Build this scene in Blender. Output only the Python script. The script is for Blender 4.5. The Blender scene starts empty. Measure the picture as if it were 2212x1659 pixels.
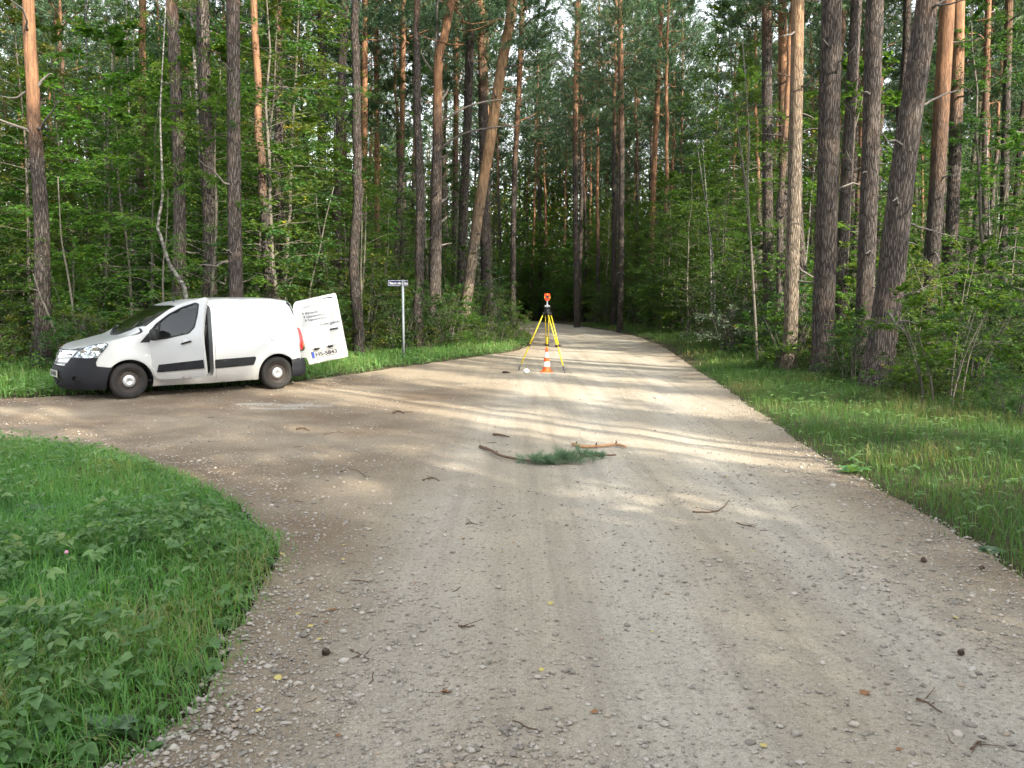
import bpy, bmesh, math, random
import numpy as np
from mathutils import Vector, Matrix
from mathutils.geometry import delaunay_2d_cdt

random.seed(7)
RNG = np.random.default_rng(11)
R = math.radians
scene = bpy.context.scene
COL = scene.collection

# ------------------------------------------------------------------ camera
CAM_H, PITCH, FPX = 1.7, R(5.58), 1815.0
cam_data = bpy.data.cameras.new('camera')
cam_data.lens = 36.0 * FPX / 2212.0
cam_data.sensor_width = 36.0
cam_data.clip_start = 0.05
cam_data.clip_end = 1500.0
cam = bpy.data.objects.new('camera', cam_data)
cam.location = (0, 0, CAM_H)
cam.rotation_euler = (math.pi / 2 - PITCH, 0, 0)
COL.objects.link(cam)
scene.camera = cam

# ------------------------------------------------------------------ light
SUN_AZ = Vector((0.68, -0.73, 0)).normalized()      # horizontal direction towards the sun
SUN_EL = R(29.0)
world = bpy.data.worlds.new('World')
scene.world = world
world.use_nodes = True
wn, wl = world.node_tree.nodes, world.node_tree.links
wn.clear()
sky_tex = wn.new('ShaderNodeTexSky')
sky_tex.sky_type = 'NISHITA'
sky_tex.sun_disc = False
sky_tex.sun_elevation = SUN_EL
sky_tex.sun_rotation = math.atan2(SUN_AZ.x, SUN_AZ.y)
sky_tex.air_density = 1.0
sky_tex.dust_density = 2.5
sky_tex.ozone_density = 1.0
wbg = wn.new('ShaderNodeBackground')
wbg.inputs['Strength'].default_value = 0.15
wout = wn.new('ShaderNodeOutputWorld')
whs = wn.new('ShaderNodeHueSaturation')           # thin bright cloud over the blue
whs.inputs['Saturation'].default_value = 0.22
wl.new(sky_tex.outputs[0], whs.inputs['Color'])
wl.new(whs.outputs[0], wbg.inputs['Color'])
wl.new(wbg.outputs[0], wout.inputs['Surface'])

sun_data = bpy.data.lights.new('sun', 'SUN')
sun_data.energy = 3.0
sun_data.angle = R(0.53)
sun_data.color = (1.0, 0.90, 0.74)
sun = bpy.data.objects.new('sun', sun_data)
to_sun = Vector((SUN_AZ.x * math.cos(SUN_EL), SUN_AZ.y * math.cos(SUN_EL), math.sin(SUN_EL)))
sun.rotation_euler = to_sun.to_track_quat('Z', 'Y').to_euler()
sun.location = to_sun * 60
COL.objects.link(sun)

scene.view_settings.view_transform = 'Standard'
scene.view_settings.look = 'None'
scene.view_settings.gamma = 1.0
scene.view_settings.use_curve_mapping = False
scene.view_settings.exposure = 2.28
scene.cycles.use_denoising = True
scene.cycles.max_bounces = 7
scene.cycles.diffuse_bounces = 4
scene.cycles.glossy_bounces = 3
scene.cycles.transmission_bounces = 4
scene.cycles.transparent_max_bounces = 8
scene.cycles.caustics_reflective = False
scene.cycles.caustics_refractive = False

# ------------------------------------------------------------------ helpers
def view_ray(u, v):
    dx, dy = (u - 1106.0) / FPX, (829.5 - v) / FPX
    return np.array([dx, math.cos(PITCH) + dy * math.sin(PITCH), -math.sin(PITCH) + dy * math.cos(PITCH)])

def ground_at(u, v, z=0.0):
    d = view_ray(u, v)
    t = (z - CAM_H) / d[2]
    return np.array([d[0] * t, d[1] * t, z])

def point_at(u, v, depth):
    d = view_ray(u, v)
    t = depth / d[1]
    return np.array([d[0] * t, depth, CAM_H + d[2] * t])

def tag(o, label=None, category=None, group=None, kind=None):
    if label: o['label'] = label
    if category: o['category'] = category
    if group: o['group'] = group
    if kind: o['kind'] = kind
    return o

def empty(name, loc=(0, 0, 0), rz=0.0):
    o = bpy.data.objects.new(name, None)
    o.location = loc
    o.rotation_euler = (0, 0, rz)
    o.empty_display_size = 0.2
    COL.objects.link(o)
    return o

def link(name, me, parent=None, mat=None):
    o = bpy.data.objects.new(name, me)
    if mat is not None and not me.materials:
        me.materials.append(mat)
    COL.objects.link(o)
    if parent is not None:
        o.parent = parent
    return o

def np_mesh(name, V, F, mat=None, smooth=False, attrs=None):
    """mesh from numpy arrays; F is (m,3) or (m,4), or a list of such arrays"""
    V = np.asarray(V, dtype=np.float32)
    Fs = [np.asarray(f, dtype=np.int32) for f in (F if isinstance(F, list) else [F])]
    Fs = [f for f in Fs if len(f)]
    me = bpy.data.meshes.new(name)
    me.vertices.add(len(V))
    me.vertices.foreach_set('co', V.ravel())
    nl = sum(f.size for f in Fs)
    me.loops.add(nl)
    me.loops.foreach_set('vertex_index', np.concatenate([f.ravel() for f in Fs]))
    np_ = sum(len(f) for f in Fs)
    me.polygons.add(np_)
    tot = np.concatenate([np.full(len(f), f.shape[1], dtype=np.int32) for f in Fs])
    start = np.concatenate([[0], np.cumsum(tot)[:-1]]).astype(np.int32)
    me.polygons.foreach_set('loop_start', start)
    if smooth:
        me.polygons.foreach_set('use_smooth', np.ones(np_, dtype=bool))
    for k, v in (attrs or {}).items():
        a = me.attributes.new(k, 'FLOAT', 'POINT')
        a.data.foreach_set('value', np.asarray(v, dtype=np.float32))
    me.update(calc_edges=True)
    me.validate()
    if mat is not None:
        me.materials.append(mat)
    return me

class Geo:
    """collects shapes that belong to one mesh"""
    def __init__(self):
        self.v, self.f, self.n = [], {3: [], 4: []}, 0
        self.a = []
    def add(self, V, F, a=None):
        V = np.asarray(V, dtype=np.float64).reshape(-1, 3)
        for f in (F if isinstance(F, list) else [F]):
            f = np.asarray(f, dtype=np.int64)
            if len(f):
                self.f[f.shape[1]].append(f + self.n)
        self.v.append(V)
        self.a.append(np.full(len(V), 0.5 if a is None else a) if np.isscalar(a) or a is None else np.asarray(a))
        self.n += len(V)
        return self
    def mesh(self, name, mat=None, smooth=False, attr=None):
        V = np.concatenate(self.v) if self.v else np.zeros((0, 3))
        F = [np.concatenate(self.f[k]) for k in (4, 3) if self.f[k]]
        return np_mesh(name, V, F, mat, smooth, {attr: np.concatenate(self.a)} if attr else None)
    def obj(self, name, mat, parent=None, smooth=False, attr=None):
        return link(name, self.mesh(name, mat, smooth, attr), parent)
    def box(self, c, s, rot=None):
        c, s = np.array(c, float), np.array(s, float) / 2
        V = np.array([(x, y, z) for x in (-1, 1) for y in (-1, 1) for z in (-1, 1)], float) * s
        if rot is not None:
            V = V @ np.array(rot).T
        F = np.array([(0, 1, 3, 2), (4, 6, 7, 5), (0, 4, 5, 1), (2, 3, 7, 6), (0, 2, 6, 4), (1, 5, 7, 3)])
        return self.add(V + c, F)
    def tube(self, pts, radii, sides=8, cap=True, a=None):
        V, F = tube(pts, radii, sides)
        n0 = len(V)
        T = []
        if cap:
            V = np.vstack([V, pts[0], pts[-1]])
            m = len(pts)
            for i in range(sides):
                j = (i + 1) % sides
                T.append((n0, j, i))
                T.append((n0 + 1, (m - 1) * sides + i, (m - 1) * sides + j))
        return self.add(V, [F, np.array(T, dtype=np.int64).reshape(-1, 3)], a)
    def lathe(self, profile, center, axis=(0, 0, 1), sides=32):
        """profile: list of (radius, along-axis)"""
        ax = np.array(axis, float); ax /= np.linalg.norm(ax)
        t = np.array([1.0, 0, 0]) if abs(ax[0]) < .9 else np.array([0, 1.0, 0])
        u = np.cross(ax, t); u /= np.linalg.norm(u)
        w = np.cross(ax, u)
        th = np.linspace(0, 2 * math.pi, sides, endpoint=False)
        ring = np.cos(th)[:, None] * u + np.sin(th)[:, None] * w
        V = np.concatenate([np.array(center) + ring * r + ax * h for r, h in profile])
        m = len(profile)
        i, j = np.meshgrid(np.arange(m - 1), np.arange(sides), indexing='ij')
        k = (j + 1) % sides
        F = np.stack([i * sides + j, i * sides + k, (i + 1) * sides + k, (i + 1) * sides + j], -1).reshape(-1, 4)
        return self.add(V, F)

def tube(pts, radii, sides=8):
    P = np.asarray(pts, float)
    m = len(P)
    radii = np.broadcast_to(np.asarray(radii, float), (m,)) if np.ndim(radii) < 2 else np.asarray(radii)
    T = np.gradient(P, axis=0)
    T /= np.linalg.norm(T, axis=1)[:, None] + 1e-12
    ref = np.array([0.0, 1.0, 0.0]) if abs(T[0][1]) < 0.9 else np.array([1.0, 0, 0])
    U = np.zeros_like(P)
    u = ref - T[0] * (ref @ T[0]); u /= np.linalg.norm(u)
    for i in range(m):
        u = u - T[i] * (u @ T[i]); u /= np.linalg.norm(u) + 1e-12
        U[i] = u
    Wv = np.cross(T, U)
    th = np.linspace(0, 2 * math.pi, sides, endpoint=False)
    rr = radii[:, None] if radii.ndim == 1 else radii
    V = P[:, None, :] + (np.cos(th)[None, :, None] * U[:, None, :] + np.sin(th)[None, :, None] * Wv[:, None, :]) * rr[:, :, None]
    i, j = np.meshgrid(np.arange(m - 1), np.arange(sides), indexing='ij')
    k = (j + 1) % sides
    F = np.stack([i * sides + j, i * sides + k, (i + 1) * sides + k, (i + 1) * sides + j], -1).reshape(-1, 4)
    return V.reshape(-1, 3), F

def catmull(P, n=8):
    P = np.array(P, float)
    Q = np.vstack([2 * P[0] - P[1], P, 2 * P[-1] - P[-2]])
    out = []
    for i in range(1, len(Q) - 2):
        p0, p1, p2, p3 = Q[i - 1:i + 3]
        for t in np.linspace(0, 1, n, endpoint=False):
            out.append(.5 * ((2 * p1) + (-p0 + p2) * t + (2 * p0 - 5 * p1 + 4 * p2 - p3) * t * t + (-p0 + 3 * p1 - 3 * p2 + p3) * t ** 3))
    out.append(P[-1])
    return np.array(out)

def resample(loop, step):
    loop = np.asarray(loop, float)
    out = []
    for i in range(len(loop)):
        a, b = loop[i], loop[(i + 1) % len(loop)]
        n = max(1, int(math.ceil(np.linalg.norm(b - a) / step)))
        for t in range(n):
            out.append(a + (b - a) * t / n)
    return np.array(out)

def in_poly(pts, poly):
    pts, poly = np.asarray(pts, float), np.asarray(poly, float)
    x, y = pts[:, 0], pts[:, 1]
    inside = np.zeros(len(pts), bool)
    j = len(poly) - 1
    for i in range(len(poly)):
        xi, yi = poly[i]; xj, yj = poly[j]
        if yi != yj:
            c = ((yi > y) != (yj > y)) & (x < (xj - xi) * (y - yi) / (yj - yi) + xi)
            inside ^= c
        j = i
    return inside

def dist_poly(pts, poly, closed=True):
    pts, poly = np.asarray(pts, float), np.asarray(poly, float)
    best = np.full(len(pts), 1e9)
    n = len(poly)
    for i in range(n if closed else n - 1):
        a, b = poly[i], poly[(i + 1) % n]
        ab = b - a
        t = np.clip(((pts - a) @ ab) / (ab @ ab + 1e-12), 0, 1)
        best = np.minimum(best, np.hypot(*(pts - a - t[:, None] * ab).T))
    return best

# ------------------------------------------------------------------ materials
def material(name):
    m = bpy.data.materials.new(name)
    m.use_nodes = True
    nt = m.node_tree
    nt.nodes.clear()
    out = nt.nodes.new('ShaderNodeOutputMaterial')
    return m, nt, out

def node(nt, kind, **kw):
    n = nt.nodes.new(kind)
    for k, v in kw.items():
        if k.startswith('i_'):
            key = k[2:]
            key = int(key) if key.isdigit() else key.replace('_', ' ')
            n.inputs[key].default_value = v
        else:
            setattr(n, k, v)
    return n

def ramp(nt, stops, interp='LINEAR'):
    n = nt.nodes.new('ShaderNodeValToRGB')
    n.color_ramp.interpolation = interp
    els = n.color_ramp.elements
    while len(els) < len(stops):
        els.new(0.5)
    for e, (p, c) in zip(els, stops):
        e.position = p
        e.color = (c, c, c, 1) if np.isscalar(c) else (*c, 1)
    return n

def mixc(nt, fac, a, b, blend='MIX'):
    n = nt.nodes.new('ShaderNodeMix')
    n.data_type = 'RGBA'
    n.blend_type = blend
    for sock, val in ((n.inputs[0], fac), (n.inputs[6], a), (n.inputs[7], b)):
        if hasattr(val, 'is_output'):
            nt.links.new(val, sock)
        elif np.isscalar(val):
            sock.default_value = val
        else:
            sock.default_value = (*val, 1)
    return n.outputs[2]

def noise_tex(nt, coord, scale, detail=4, rough=0.55, dist=0.0, mapping=None):
    if mapping is not None:
        mp = node(nt, 'ShaderNodeMapping')
        mp.inputs['Scale'].default_value = mapping
        nt.links.new(coord, mp.inputs[0])
        coord = mp.outputs[0]
    n = node(nt, 'ShaderNodeTexNoise')
    n.inputs['Scale'].default_value = scale
    n.inputs['Detail'].default_value = detail
    n.inputs['Roughness'].default_value = rough
    n.inputs['Distortion'].default_value = dist
    nt.links.new(coord, n.inputs['Vector'])
    return n.outputs['Fac']

def math_node(nt, op, a, b=0.0, clamp=False):
    n = node(nt, 'ShaderNodeMath', operation=op, use_clamp=clamp)
    for s, v in ((n.inputs[0], a), (n.inputs[1], b)):
        if hasattr(v, 'is_output'):
            nt.links.new(v, s)
        else:
            s.default_value = v
    return n.outputs[0]

def simple_mat(name, color, rough=0.5, metal=0.0, coat=0.0, var=0.06, var_scale=8.0, bump=0.0, bump_scale=60.0, spec=0.5):
    m, nt, out = material(name)
    p = node(nt, 'ShaderNodeBsdfPrincipled')
    p.inputs['Roughness'].default_value = rough
    p.inputs['Metallic'].default_value = metal
    p.inputs['Coat Weight'].default_value = coat
    p.inputs['Coat Roughness'].default_value = 0.05
    p.inputs['Specular IOR Level'].default_value = spec
    tc = node(nt, 'ShaderNodeTexCoord')
    f = noise_tex(nt, tc.outputs['Object'], var_scale)
    c = np.array(color)
    col = mixc(nt, f, tuple(c * (1 - var)), tuple(np.minimum(c * (1 + var), 1)))
    nt.links.new(col, p.inputs['Base Color'])
    if bump:
        b = node(nt, 'ShaderNodeBump')
        b.inputs['Strength'].default_value = bump
        b.inputs['Distance'].default_value = 0.01
        nt.links.new(noise_tex(nt, tc.outputs['Object'], bump_scale), b.inputs['Height'])
        nt.links.new(b.outputs[0], p.inputs['Normal'])
    nt.links.new(p.outputs[0], out.inputs['Surface'])
    return m
# ================================================================== ground, road, verges
def fbm(x, y, seed=0, octaves=4):
    """cheap value noise, vectorised"""
    rs = np.random.default_rng(seed)
    tab = rs.random((64, 64))
    out = np.zeros_like(x, dtype=float); amp, tot = 1.0, 0.0
    for o in range(octaves):
        xi, yi = np.floor(x).astype(int), np.floor(y).astype(int)
        fx, fy = x - xi, y - yi
        fx, fy = fx * fx * (3 - 2 * fx), fy * fy * (3 - 2 * fy)
        a, b = tab[xi % 64, yi % 64], tab[(xi + 1) % 64, yi % 64]
        c, d = tab[xi % 64, (yi + 1) % 64], tab[(xi + 1) % 64, (yi + 1) % 64]
        out += amp * ((a * (1 - fx) + b * fx) * (1 - fy) + (c * (1 - fx) + d * fx) * fy)
        tot += amp; amp *= .5; x, y = x * 2.03 + 17.3, y * 2.03 + 5.1
    return out / tot

_right = [(2212, 1262), (2080, 1165), (1950, 1092), (1860, 1040), (1800, 1010), (1720, 955), (1640, 895), (1560, 838), (1500, 797), (1450, 762), (1420, 745), (1370, 727), (1320, 716), (1270, 708), (1210, 700), (1160, 695)]
_left = [(1152, 733), (1148, 745), (1120, 758), (1060, 769), (1000, 777), (900, 791), (800, 806), (700, 820), (640, 829), (560, 835), (400, 845), (280, 853), (105, 861), (0, 867)]
_isle = [(0, 964), (80, 965), (150, 970), (230, 985), (300, 1005), (370, 1027), (430, 1050), (500, 1090), (555, 1130), (588, 1170), (598, 1210), (582, 1260), (545, 1310), (520, 1360), (495, 1420), (450, 1490), (405, 1560), (350, 1610), (305, 1659)]
g2 = lambda L_: [tuple(ground_at(u, v)[:2]) for u, v in L_]
_r, _l, _i = g2(_right), g2(_left), g2(_isle)
ROAD = [(5.6, -40), (4.3, -14), (3.75, -3), (3.45, 2)] + _r + [(-3.5, 74), (-9, 79), (-18, 81), (-18, 72), (-8, 70), (-2.5, 64), (.1, 54), (.9, 46)] + _l + [(-14, 15.2), (-26, 17), (-60, 24), (-60, 17), (-26, 11.2), (-12, 10.1)] + _i + [(-1.75, 2.0), (-2.2, -3), (-2.0, -14), (-.8, -40)]
def _subdivide(poly):
    out = []
    for k in range(len(poly)):
        a, b = np.array(poly[k]), np.array(poly[(k + 1) % len(poly)])
        st = .22 if (0 < a[1] < 32 and a[0] > -12) else 1.2
        n = max(1, int(math.ceil(np.linalg.norm(b - a) / st)))
        out += [a + (b - a) * t / n for t in range(n)]
    return np.array(out)
ROAD = _subdivide(ROAD)
_nz = fbm(ROAD[:, 0] * 2.2, ROAD[:, 1] * 2.2, 3) - .5
_nd = np.roll(ROAD, -1, 0) - np.roll(ROAD, 1, 0); _nd = np.stack([-_nd[:, 1], _nd[:, 0]], 1); _nd /= np.linalg.norm(_nd, axis=1)[:, None] + 1e-9
_nz2 = fbm(ROAD[:, 0] * 6.5, ROAD[:, 1] * 6.5, 4) - .5
ROAD = ROAD + _nd * (_nz * .12 + _nz2 * .14)[:, None]

_gx, _gy = np.arange(-66, 66.1, .6), np.arange(-45, 131, .6)
_GP = np.stack(np.meshgrid(_gx, _gy), -1).reshape(-1, 2)
_GS = np.where(in_poly(_GP, ROAD[::2]), -1, 1) * dist_poly(_GP, ROAD[::2])
_GS = _GS.reshape(len(_gy), len(_gx))
_SA, _SB = ROAD, np.roll(ROAD, -1, 0)
def signed_road(P):
    """distance to the road edge, negative on the road (exact close to the edge, from a table elsewhere)"""
    P = np.asarray(P, float)
    fx, fy = np.clip((P[:, 0] + 66) / .6, 0, len(_gx) - 1.001), np.clip((P[:, 1] + 45) / .6, 0, len(_gy) - 1.001)
    i, j = fx.astype(int), fy.astype(int); a, b = fx - i, fy - j
    sd = (_GS[j, i] * (1 - a) + _GS[j, i + 1] * a) * (1 - b) + (_GS[j + 1, i] * (1 - a) + _GS[j + 1, i + 1] * a) * b
    k = np.where(np.abs(sd) < .7)[0]
    k = k[np.argsort(P[k, 1])]
    if len(k):
        for cc in np.array_split(k, max(1, len(k) // 500)):
            y0, y1 = P[cc, 1].min() - 1.5, P[cc, 1].max() + 1.5
            seg = (np.maximum(_SA[:, 1], _SB[:, 1]) > y0) & (np.minimum(_SA[:, 1], _SB[:, 1]) < y1)
            A, B = _SA[seg], _SB[seg]
            ab = B - A; pa = P[cc][:, None, :] - A[None]
            t = np.clip((pa * ab).sum(-1) / ((ab * ab).sum(-1) + 1e-12), 0, 1)
            d = np.sqrt(((pa - t[..., None] * ab) ** 2).sum(-1)).min(1)
            yy = P[cc][:, 1:2]; xx = P[cc][:, 0:1]
            cr = ((A[None, :, 1] > yy) != (B[None, :, 1] > yy)) & (xx < (B[None, :, 0] - A[None, :, 0]) * (yy - A[None, :, 1]) / (B[None, :, 1] - A[None, :, 1] + 1e-12) + A[None, :, 0])
            sd[cc] = np.where(cr.sum(1) % 2 == 1, -d, d)
    return sd

def ground_z(P, sd=None):
    P = np.asarray(P, float)
    if sd is None: sd = signed_road(P)
    x, y = P[:, 0], P[:, 1]
    rise = .012 + .05 * np.clip(sd / .9, 0, 1) + .10 * np.clip((sd - .6) / 5, 0, 1) + (fbm(x * .25, y * .25, 5) - .5) * .35 * np.clip(sd / 5, 0, 1)
    dip = -.08 * np.clip(-sd / .25, 0, 1)
    return rise + dip

def gridvals(lo, hi, fine_lo, fine_hi, fine, growth=1.18):
    v = list(np.arange(fine_lo, fine_hi + 1e-6, fine))
    s = fine
    while v[-1] < hi: s *= growth; v.append(v[-1] + s)
    s = fine
    while v[0] > lo: s *= growth; v.insert(0, v[0] - s)
    return np.array(v)

def soil_mat():
    m, nt, out = material('forest_floor')
    p = node(nt, 'ShaderNodeBsdfPrincipled'); p.inputs['Roughness'].default_value = 0.95; p.inputs['Specular IOR Level'].default_value = 0.2
    tc = node(nt, 'ShaderNodeTexCoord')
    n1 = noise_tex(nt, tc.outputs['Object'], .7, 5); n2 = noise_tex(nt, tc.outputs['Object'], 9, 6, .7)
    c1 = mixc(nt, n1, (.030, .036, .014), (.050, .042, .022))
    r = ramp(nt, [(.35, 0.0), (.7, 1.0)]); nt.links.new(n2, r.inputs[0])
    c = mixc(nt, r.outputs[0], c1, (.075, .065, .035))
    nt.links.new(c, p.inputs['Base Color'])
    b = node(nt, 'ShaderNodeBump'); b.inputs['Distance'].default_value = .05; nt.links.new(n2, b.inputs['Height']); nt.links.new(b.outputs[0], p.inputs['Normal'])
    nt.links.new(p.outputs[0], out.inputs['Surface'])
    return m

def gravel_mat():
    m, nt, out = material('gravel_road')
    p = node(nt, 'ShaderNodeBsdfPrincipled'); p.inputs['Roughness'].default_value = 0.92; p.inputs['Specular IOR Level'].default_value = 0.25
    tc = node(nt, 'ShaderNodeTexCoord'); co = tc.outputs['Object']
    at = node(nt, 'ShaderNodeAttribute', attribute_name='track')          # packed wheel tracks
    ad = node(nt, 'ShaderNodeAttribute', attribute_name='dirt')           # brown trodden soil
    n_big = noise_tex(nt, co, .45, 5, .6); n_mid = noise_tex(nt, co, 2.6, 6, .65); n_fine = noise_tex(nt, co, 38, 4, .7); n_grit = noise_tex(nt, co, 150, 3, .7)
    sand = mixc(nt, n_mid, (.250, .208, .146), (.352, .306, .230))
    grey = mixc(nt, n_mid, (.330, .302, .246), (.425, .394, .328))
    c = mixc(nt, at.outputs['Fac'], sand, grey)
    streak = noise_tex(nt, co, 1.0, 5, .6, .3, (5.5, .16, 1))            # long ruts dragged by wheels
    rs_ = ramp(nt, [(.36, .82), (.5, 1.0), (.64, 1.10)]); nt.links.new(streak, rs_.inputs[0])
    sfac = math_node(nt, 'SUBTRACT', 1.0, ad.outputs['Fac'], True)
    c = mixc(nt, math_node(nt, 'MULTIPLY', sfac, .9), c, mixc(nt, 1.0, c, rs_.outputs[0], 'MULTIPLY'))
    r0 = ramp(nt, [(.40, 0.0), (.66, 1.0)]); nt.links.new(n_big, r0.inputs[0])
    dm = math_node(nt, 'MULTIPLY', ad.outputs['Fac'], math_node(nt, 'ADD', r0.outputs[0], .35), True)
    c = mixc(nt, dm, c, (.165, .122, .082))
    r1 = ramp(nt, [(.30, 1.0), (.52, 0.0)]); nt.links.new(n_fine, r1.inputs[0])
    c = mixc(nt, math_node(nt, 'MULTIPLY', r1.outputs[0], .50), c, (.120, .092, .062))
    r2 = ramp(nt, [(.60, 0.0), (.74, 1.0)]); nt.links.new(n_fine, r2.inputs[0])
    c = mixc(nt, math_node(nt, 'MULTIPLY', r2.outputs[0], .5), c, (.46, .43, .385))
    r3 = ramp(nt, [(.3, .60), (.7, 1.30)]); nt.links.new(n_grit, r3.inputs[0])
    c = mixc(nt, 1.0, c, r3.outputs[0], 'MULTIPLY')
    ap = node(nt, 'ShaderNodeAttribute', attribute_name='pale')           # dried mud of a puddle
    pf = math_node(nt, 'ADD', ap.outputs['Fac'], math_node(nt, 'MULTIPLY', math_node(nt, 'SUBTRACT', noise_tex(nt, co, 4.5, 5, .7), .5), 1.6))
    rp = ramp(nt, [(.48, 0.0), (.60, .75)]); nt.links.new(pf, rp.inputs[0])
    c = mixc(nt, math_node(nt, 'MULTIPLY', rp.outputs[0], math_node(nt, 'GREATER_THAN', ap.outputs['Fac'], .05)), c, (.305, .288, .255))
    # embedded small stones
    v = node(nt, 'ShaderNodeTexVoronoi'); v.inputs['Scale'].default_value = 26; v.inputs['Randomness'].default_value = 1.0; nt.links.new(co, v.inputs['Vector'])
    sp = ramp(nt, [(.10, 1.0), (.17, 0.0)]); nt.links.new(v.outputs['Distance'], sp.inputs[0])
    sep = node(nt, 'ShaderNodeSeparateColor'); nt.links.new(v.outputs['Color'], sep.inputs[0])
    pick = ramp(nt, [(.60, 0.0), (.66, 1.0)]); nt.links.new(sep.outputs[0], pick.inputs[0])
    stone = math_node(nt, 'MULTIPLY', sp.outputs[0], pick.outputs[0])
    sc_ = ramp(nt, [(0, (.20, .18, .16)), (.5, (.36, .34, .31)), (1, (.50, .48, .44))]); nt.links.new(sep.outputs[1], sc_.inputs[0])
    c = mixc(nt, stone, c, sc_.outputs[0])
    # needle and bark litter
    lt = noise_tex(nt, co, 14, 5, .8, 1.2); rl = ramp(nt, [(.66, 0.0), (.72, 1.0)]); nt.links.new(lt, rl.inputs[0])
    c = mixc(nt, math_node(nt, 'MULTIPLY', rl.outputs[0], math_node(nt, 'ADD', math_node(nt, 'MULTIPLY', ad.outputs['Fac'], .45), .06)), c, (.07, .045, .028))
    nt.links.new(c, p.inputs['Base Color'])
    h = math_node(nt, 'ADD', math_node(nt, 'MULTIPLY', n_fine, .5), math_node(nt, 'ADD', math_node(nt, 'MULTIPLY', stone, .9), math_node(nt, 'MULTIPLY', n_grit, .25)))
    b = node(nt, 'ShaderNodeBump'); b.inputs['Distance'].default_value = .02; b.inputs['Strength'].default_value = 1.0
    nt.links.new(h, b.inputs['Height']); nt.links.new(b.outputs[0], p.inputs['Normal'])
    nt.links.new(p.outputs[0], out.inputs['Surface'])
    return m

def build_ground():
    xs, ys = gridvals(-260, 260, -14, 14, .5), gridvals(-200, 320, -2, 34, .5)
    X, Y = np.meshgrid(xs, ys)
    P = np.stack([X.ravel(), Y.ravel()], 1)
    z = ground_z(P)
    n, m = len(xs), len(ys)
    i, j = np.meshgrid(np.arange(m - 1), np.arange(n - 1), indexing='ij')
    F = np.stack([i * n + j, i * n + j + 1, (i + 1) * n + j + 1, (i + 1) * n + j], -1).reshape(-1, 4)
    o = link('ground', np_mesh('ground', np.column_stack([P, z]), F, soil_mat(), True))
    tag(o, 'dark litter and moss floor of the pine wood', kind='structure')

    # the gravel sheet: finer where it is near
    pts = []
    for step, lo, hi in ((.14, -1.0, 9), (.3, 9, 20), (.8, 20, 82), (.9, -40, -1.0)):
        gx, gy = np.arange(-20, 8, step), np.arange(lo, hi, step)
        g = np.stack(np.meshgrid(gx, gy), -1).reshape(-1, 2) + RNG.uniform(-.15, .15, (len(gx) * len(gy), 2)) * step
        g = g[in_poly(g, ROAD)]
        g = g[dist_poly(g, ROAD) > .10]
        pts.append(g)
    c_ = ground_at(605, 878); gx, gy = np.arange(c_[0] - 1.6, c_[0] + 1.6, .1), np.arange(c_[1] - .8, c_[1] + .8, .1)
    pts.append(np.stack(np.meshgrid(gx, gy), -1).reshape(-1, 2) + .031)
    g = np.vstack(pts)
    n = len(ROAD)
    vs, es, fs, *_ = delaunay_2d_cdt([Vector(p) for p in np.vstack([ROAD, g])], [(i, (i + 1) % n) for i in range(n)], [], 0, 1e-5)
    V2 = np.array([(v.x, v.y) for v in vs]); tri = np.array([f for f in fs])
    keep = in_poly(V2[tri].mean(1), ROAD); tri = tri[keep]
    e1, e2 = V2[tri[:, 1]] - V2[tri[:, 0]], V2[tri[:, 2]] - V2[tri[:, 0]]
    bad = e1[:, 0] * e2[:, 1] - e1[:, 1] * e2[:, 0] < 0
    tri[bad] = tri[bad][:, ::-1]
    x, y = V2[:, 0], V2[:, 1]
    z = .004 + (fbm(x * 1.1, y * 1.1, 8) - .5) * .05 + (fbm(x * 5, y * 5, 9) - .5) * .022
    # wheel tracks of the through road
    cxr = np.interp(y, [-40, 0, 8, 14, 20, 30, 45], [1.0, .95, 1.05, 1.5, 2.3, 3.6, 4.2])
    tr = np.zeros_like(x)
    for o_ in (-1.55, -.2, 1.1):
        d = x - (cxr + o_) + (fbm(y * .2 + 3, y * 0 + o_, 12) - .5) * .5
        tr = np.maximum(tr, np.exp(-(d / .34) ** 2))
    z -= .014 * tr
    d_edge = dist_poly(V2, ROAD)
    z += .028 * np.exp(-(d_edge / .35) ** 2)
    pale = np.zeros_like(x)
    for u_, v_, a_, b_ in ((555, 874, .50, .26), (655, 877, .60, .22), (600, 884, .7, .12)):
        c_ = ground_at(u_, v_); pale = np.maximum(pale, np.exp(-(((x - c_[0]) / a_) ** 2 + ((y - c_[1]) / b_) ** 2)))
    near_side = np.clip((-x - .2 + .05 * y) / 2.2, 0, 1)
    dirt = np.clip(near_side * np.clip((22 - y) / 6, 0, 1) * .9 + np.exp(-(d_edge / .5) ** 2) * .7, 0, 1)
    track = np.clip(tr * .7 + fbm(x * .5, y * .5, 14) * .5 + .1 - near_side * .5, 0, 1)
    o = link('gravel_road', np_mesh('gravel_road', np.column_stack([V2, z]), tri, gravel_mat(), True, {'track': track, 'dirt': dirt, 'pale': pale}))
    tag(o, 'pale gravel forest road forking round a grassy corner', kind='structure')
    global ROAD_MESH
    ROAD_MESH = (V2, z)
build_ground()

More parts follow.
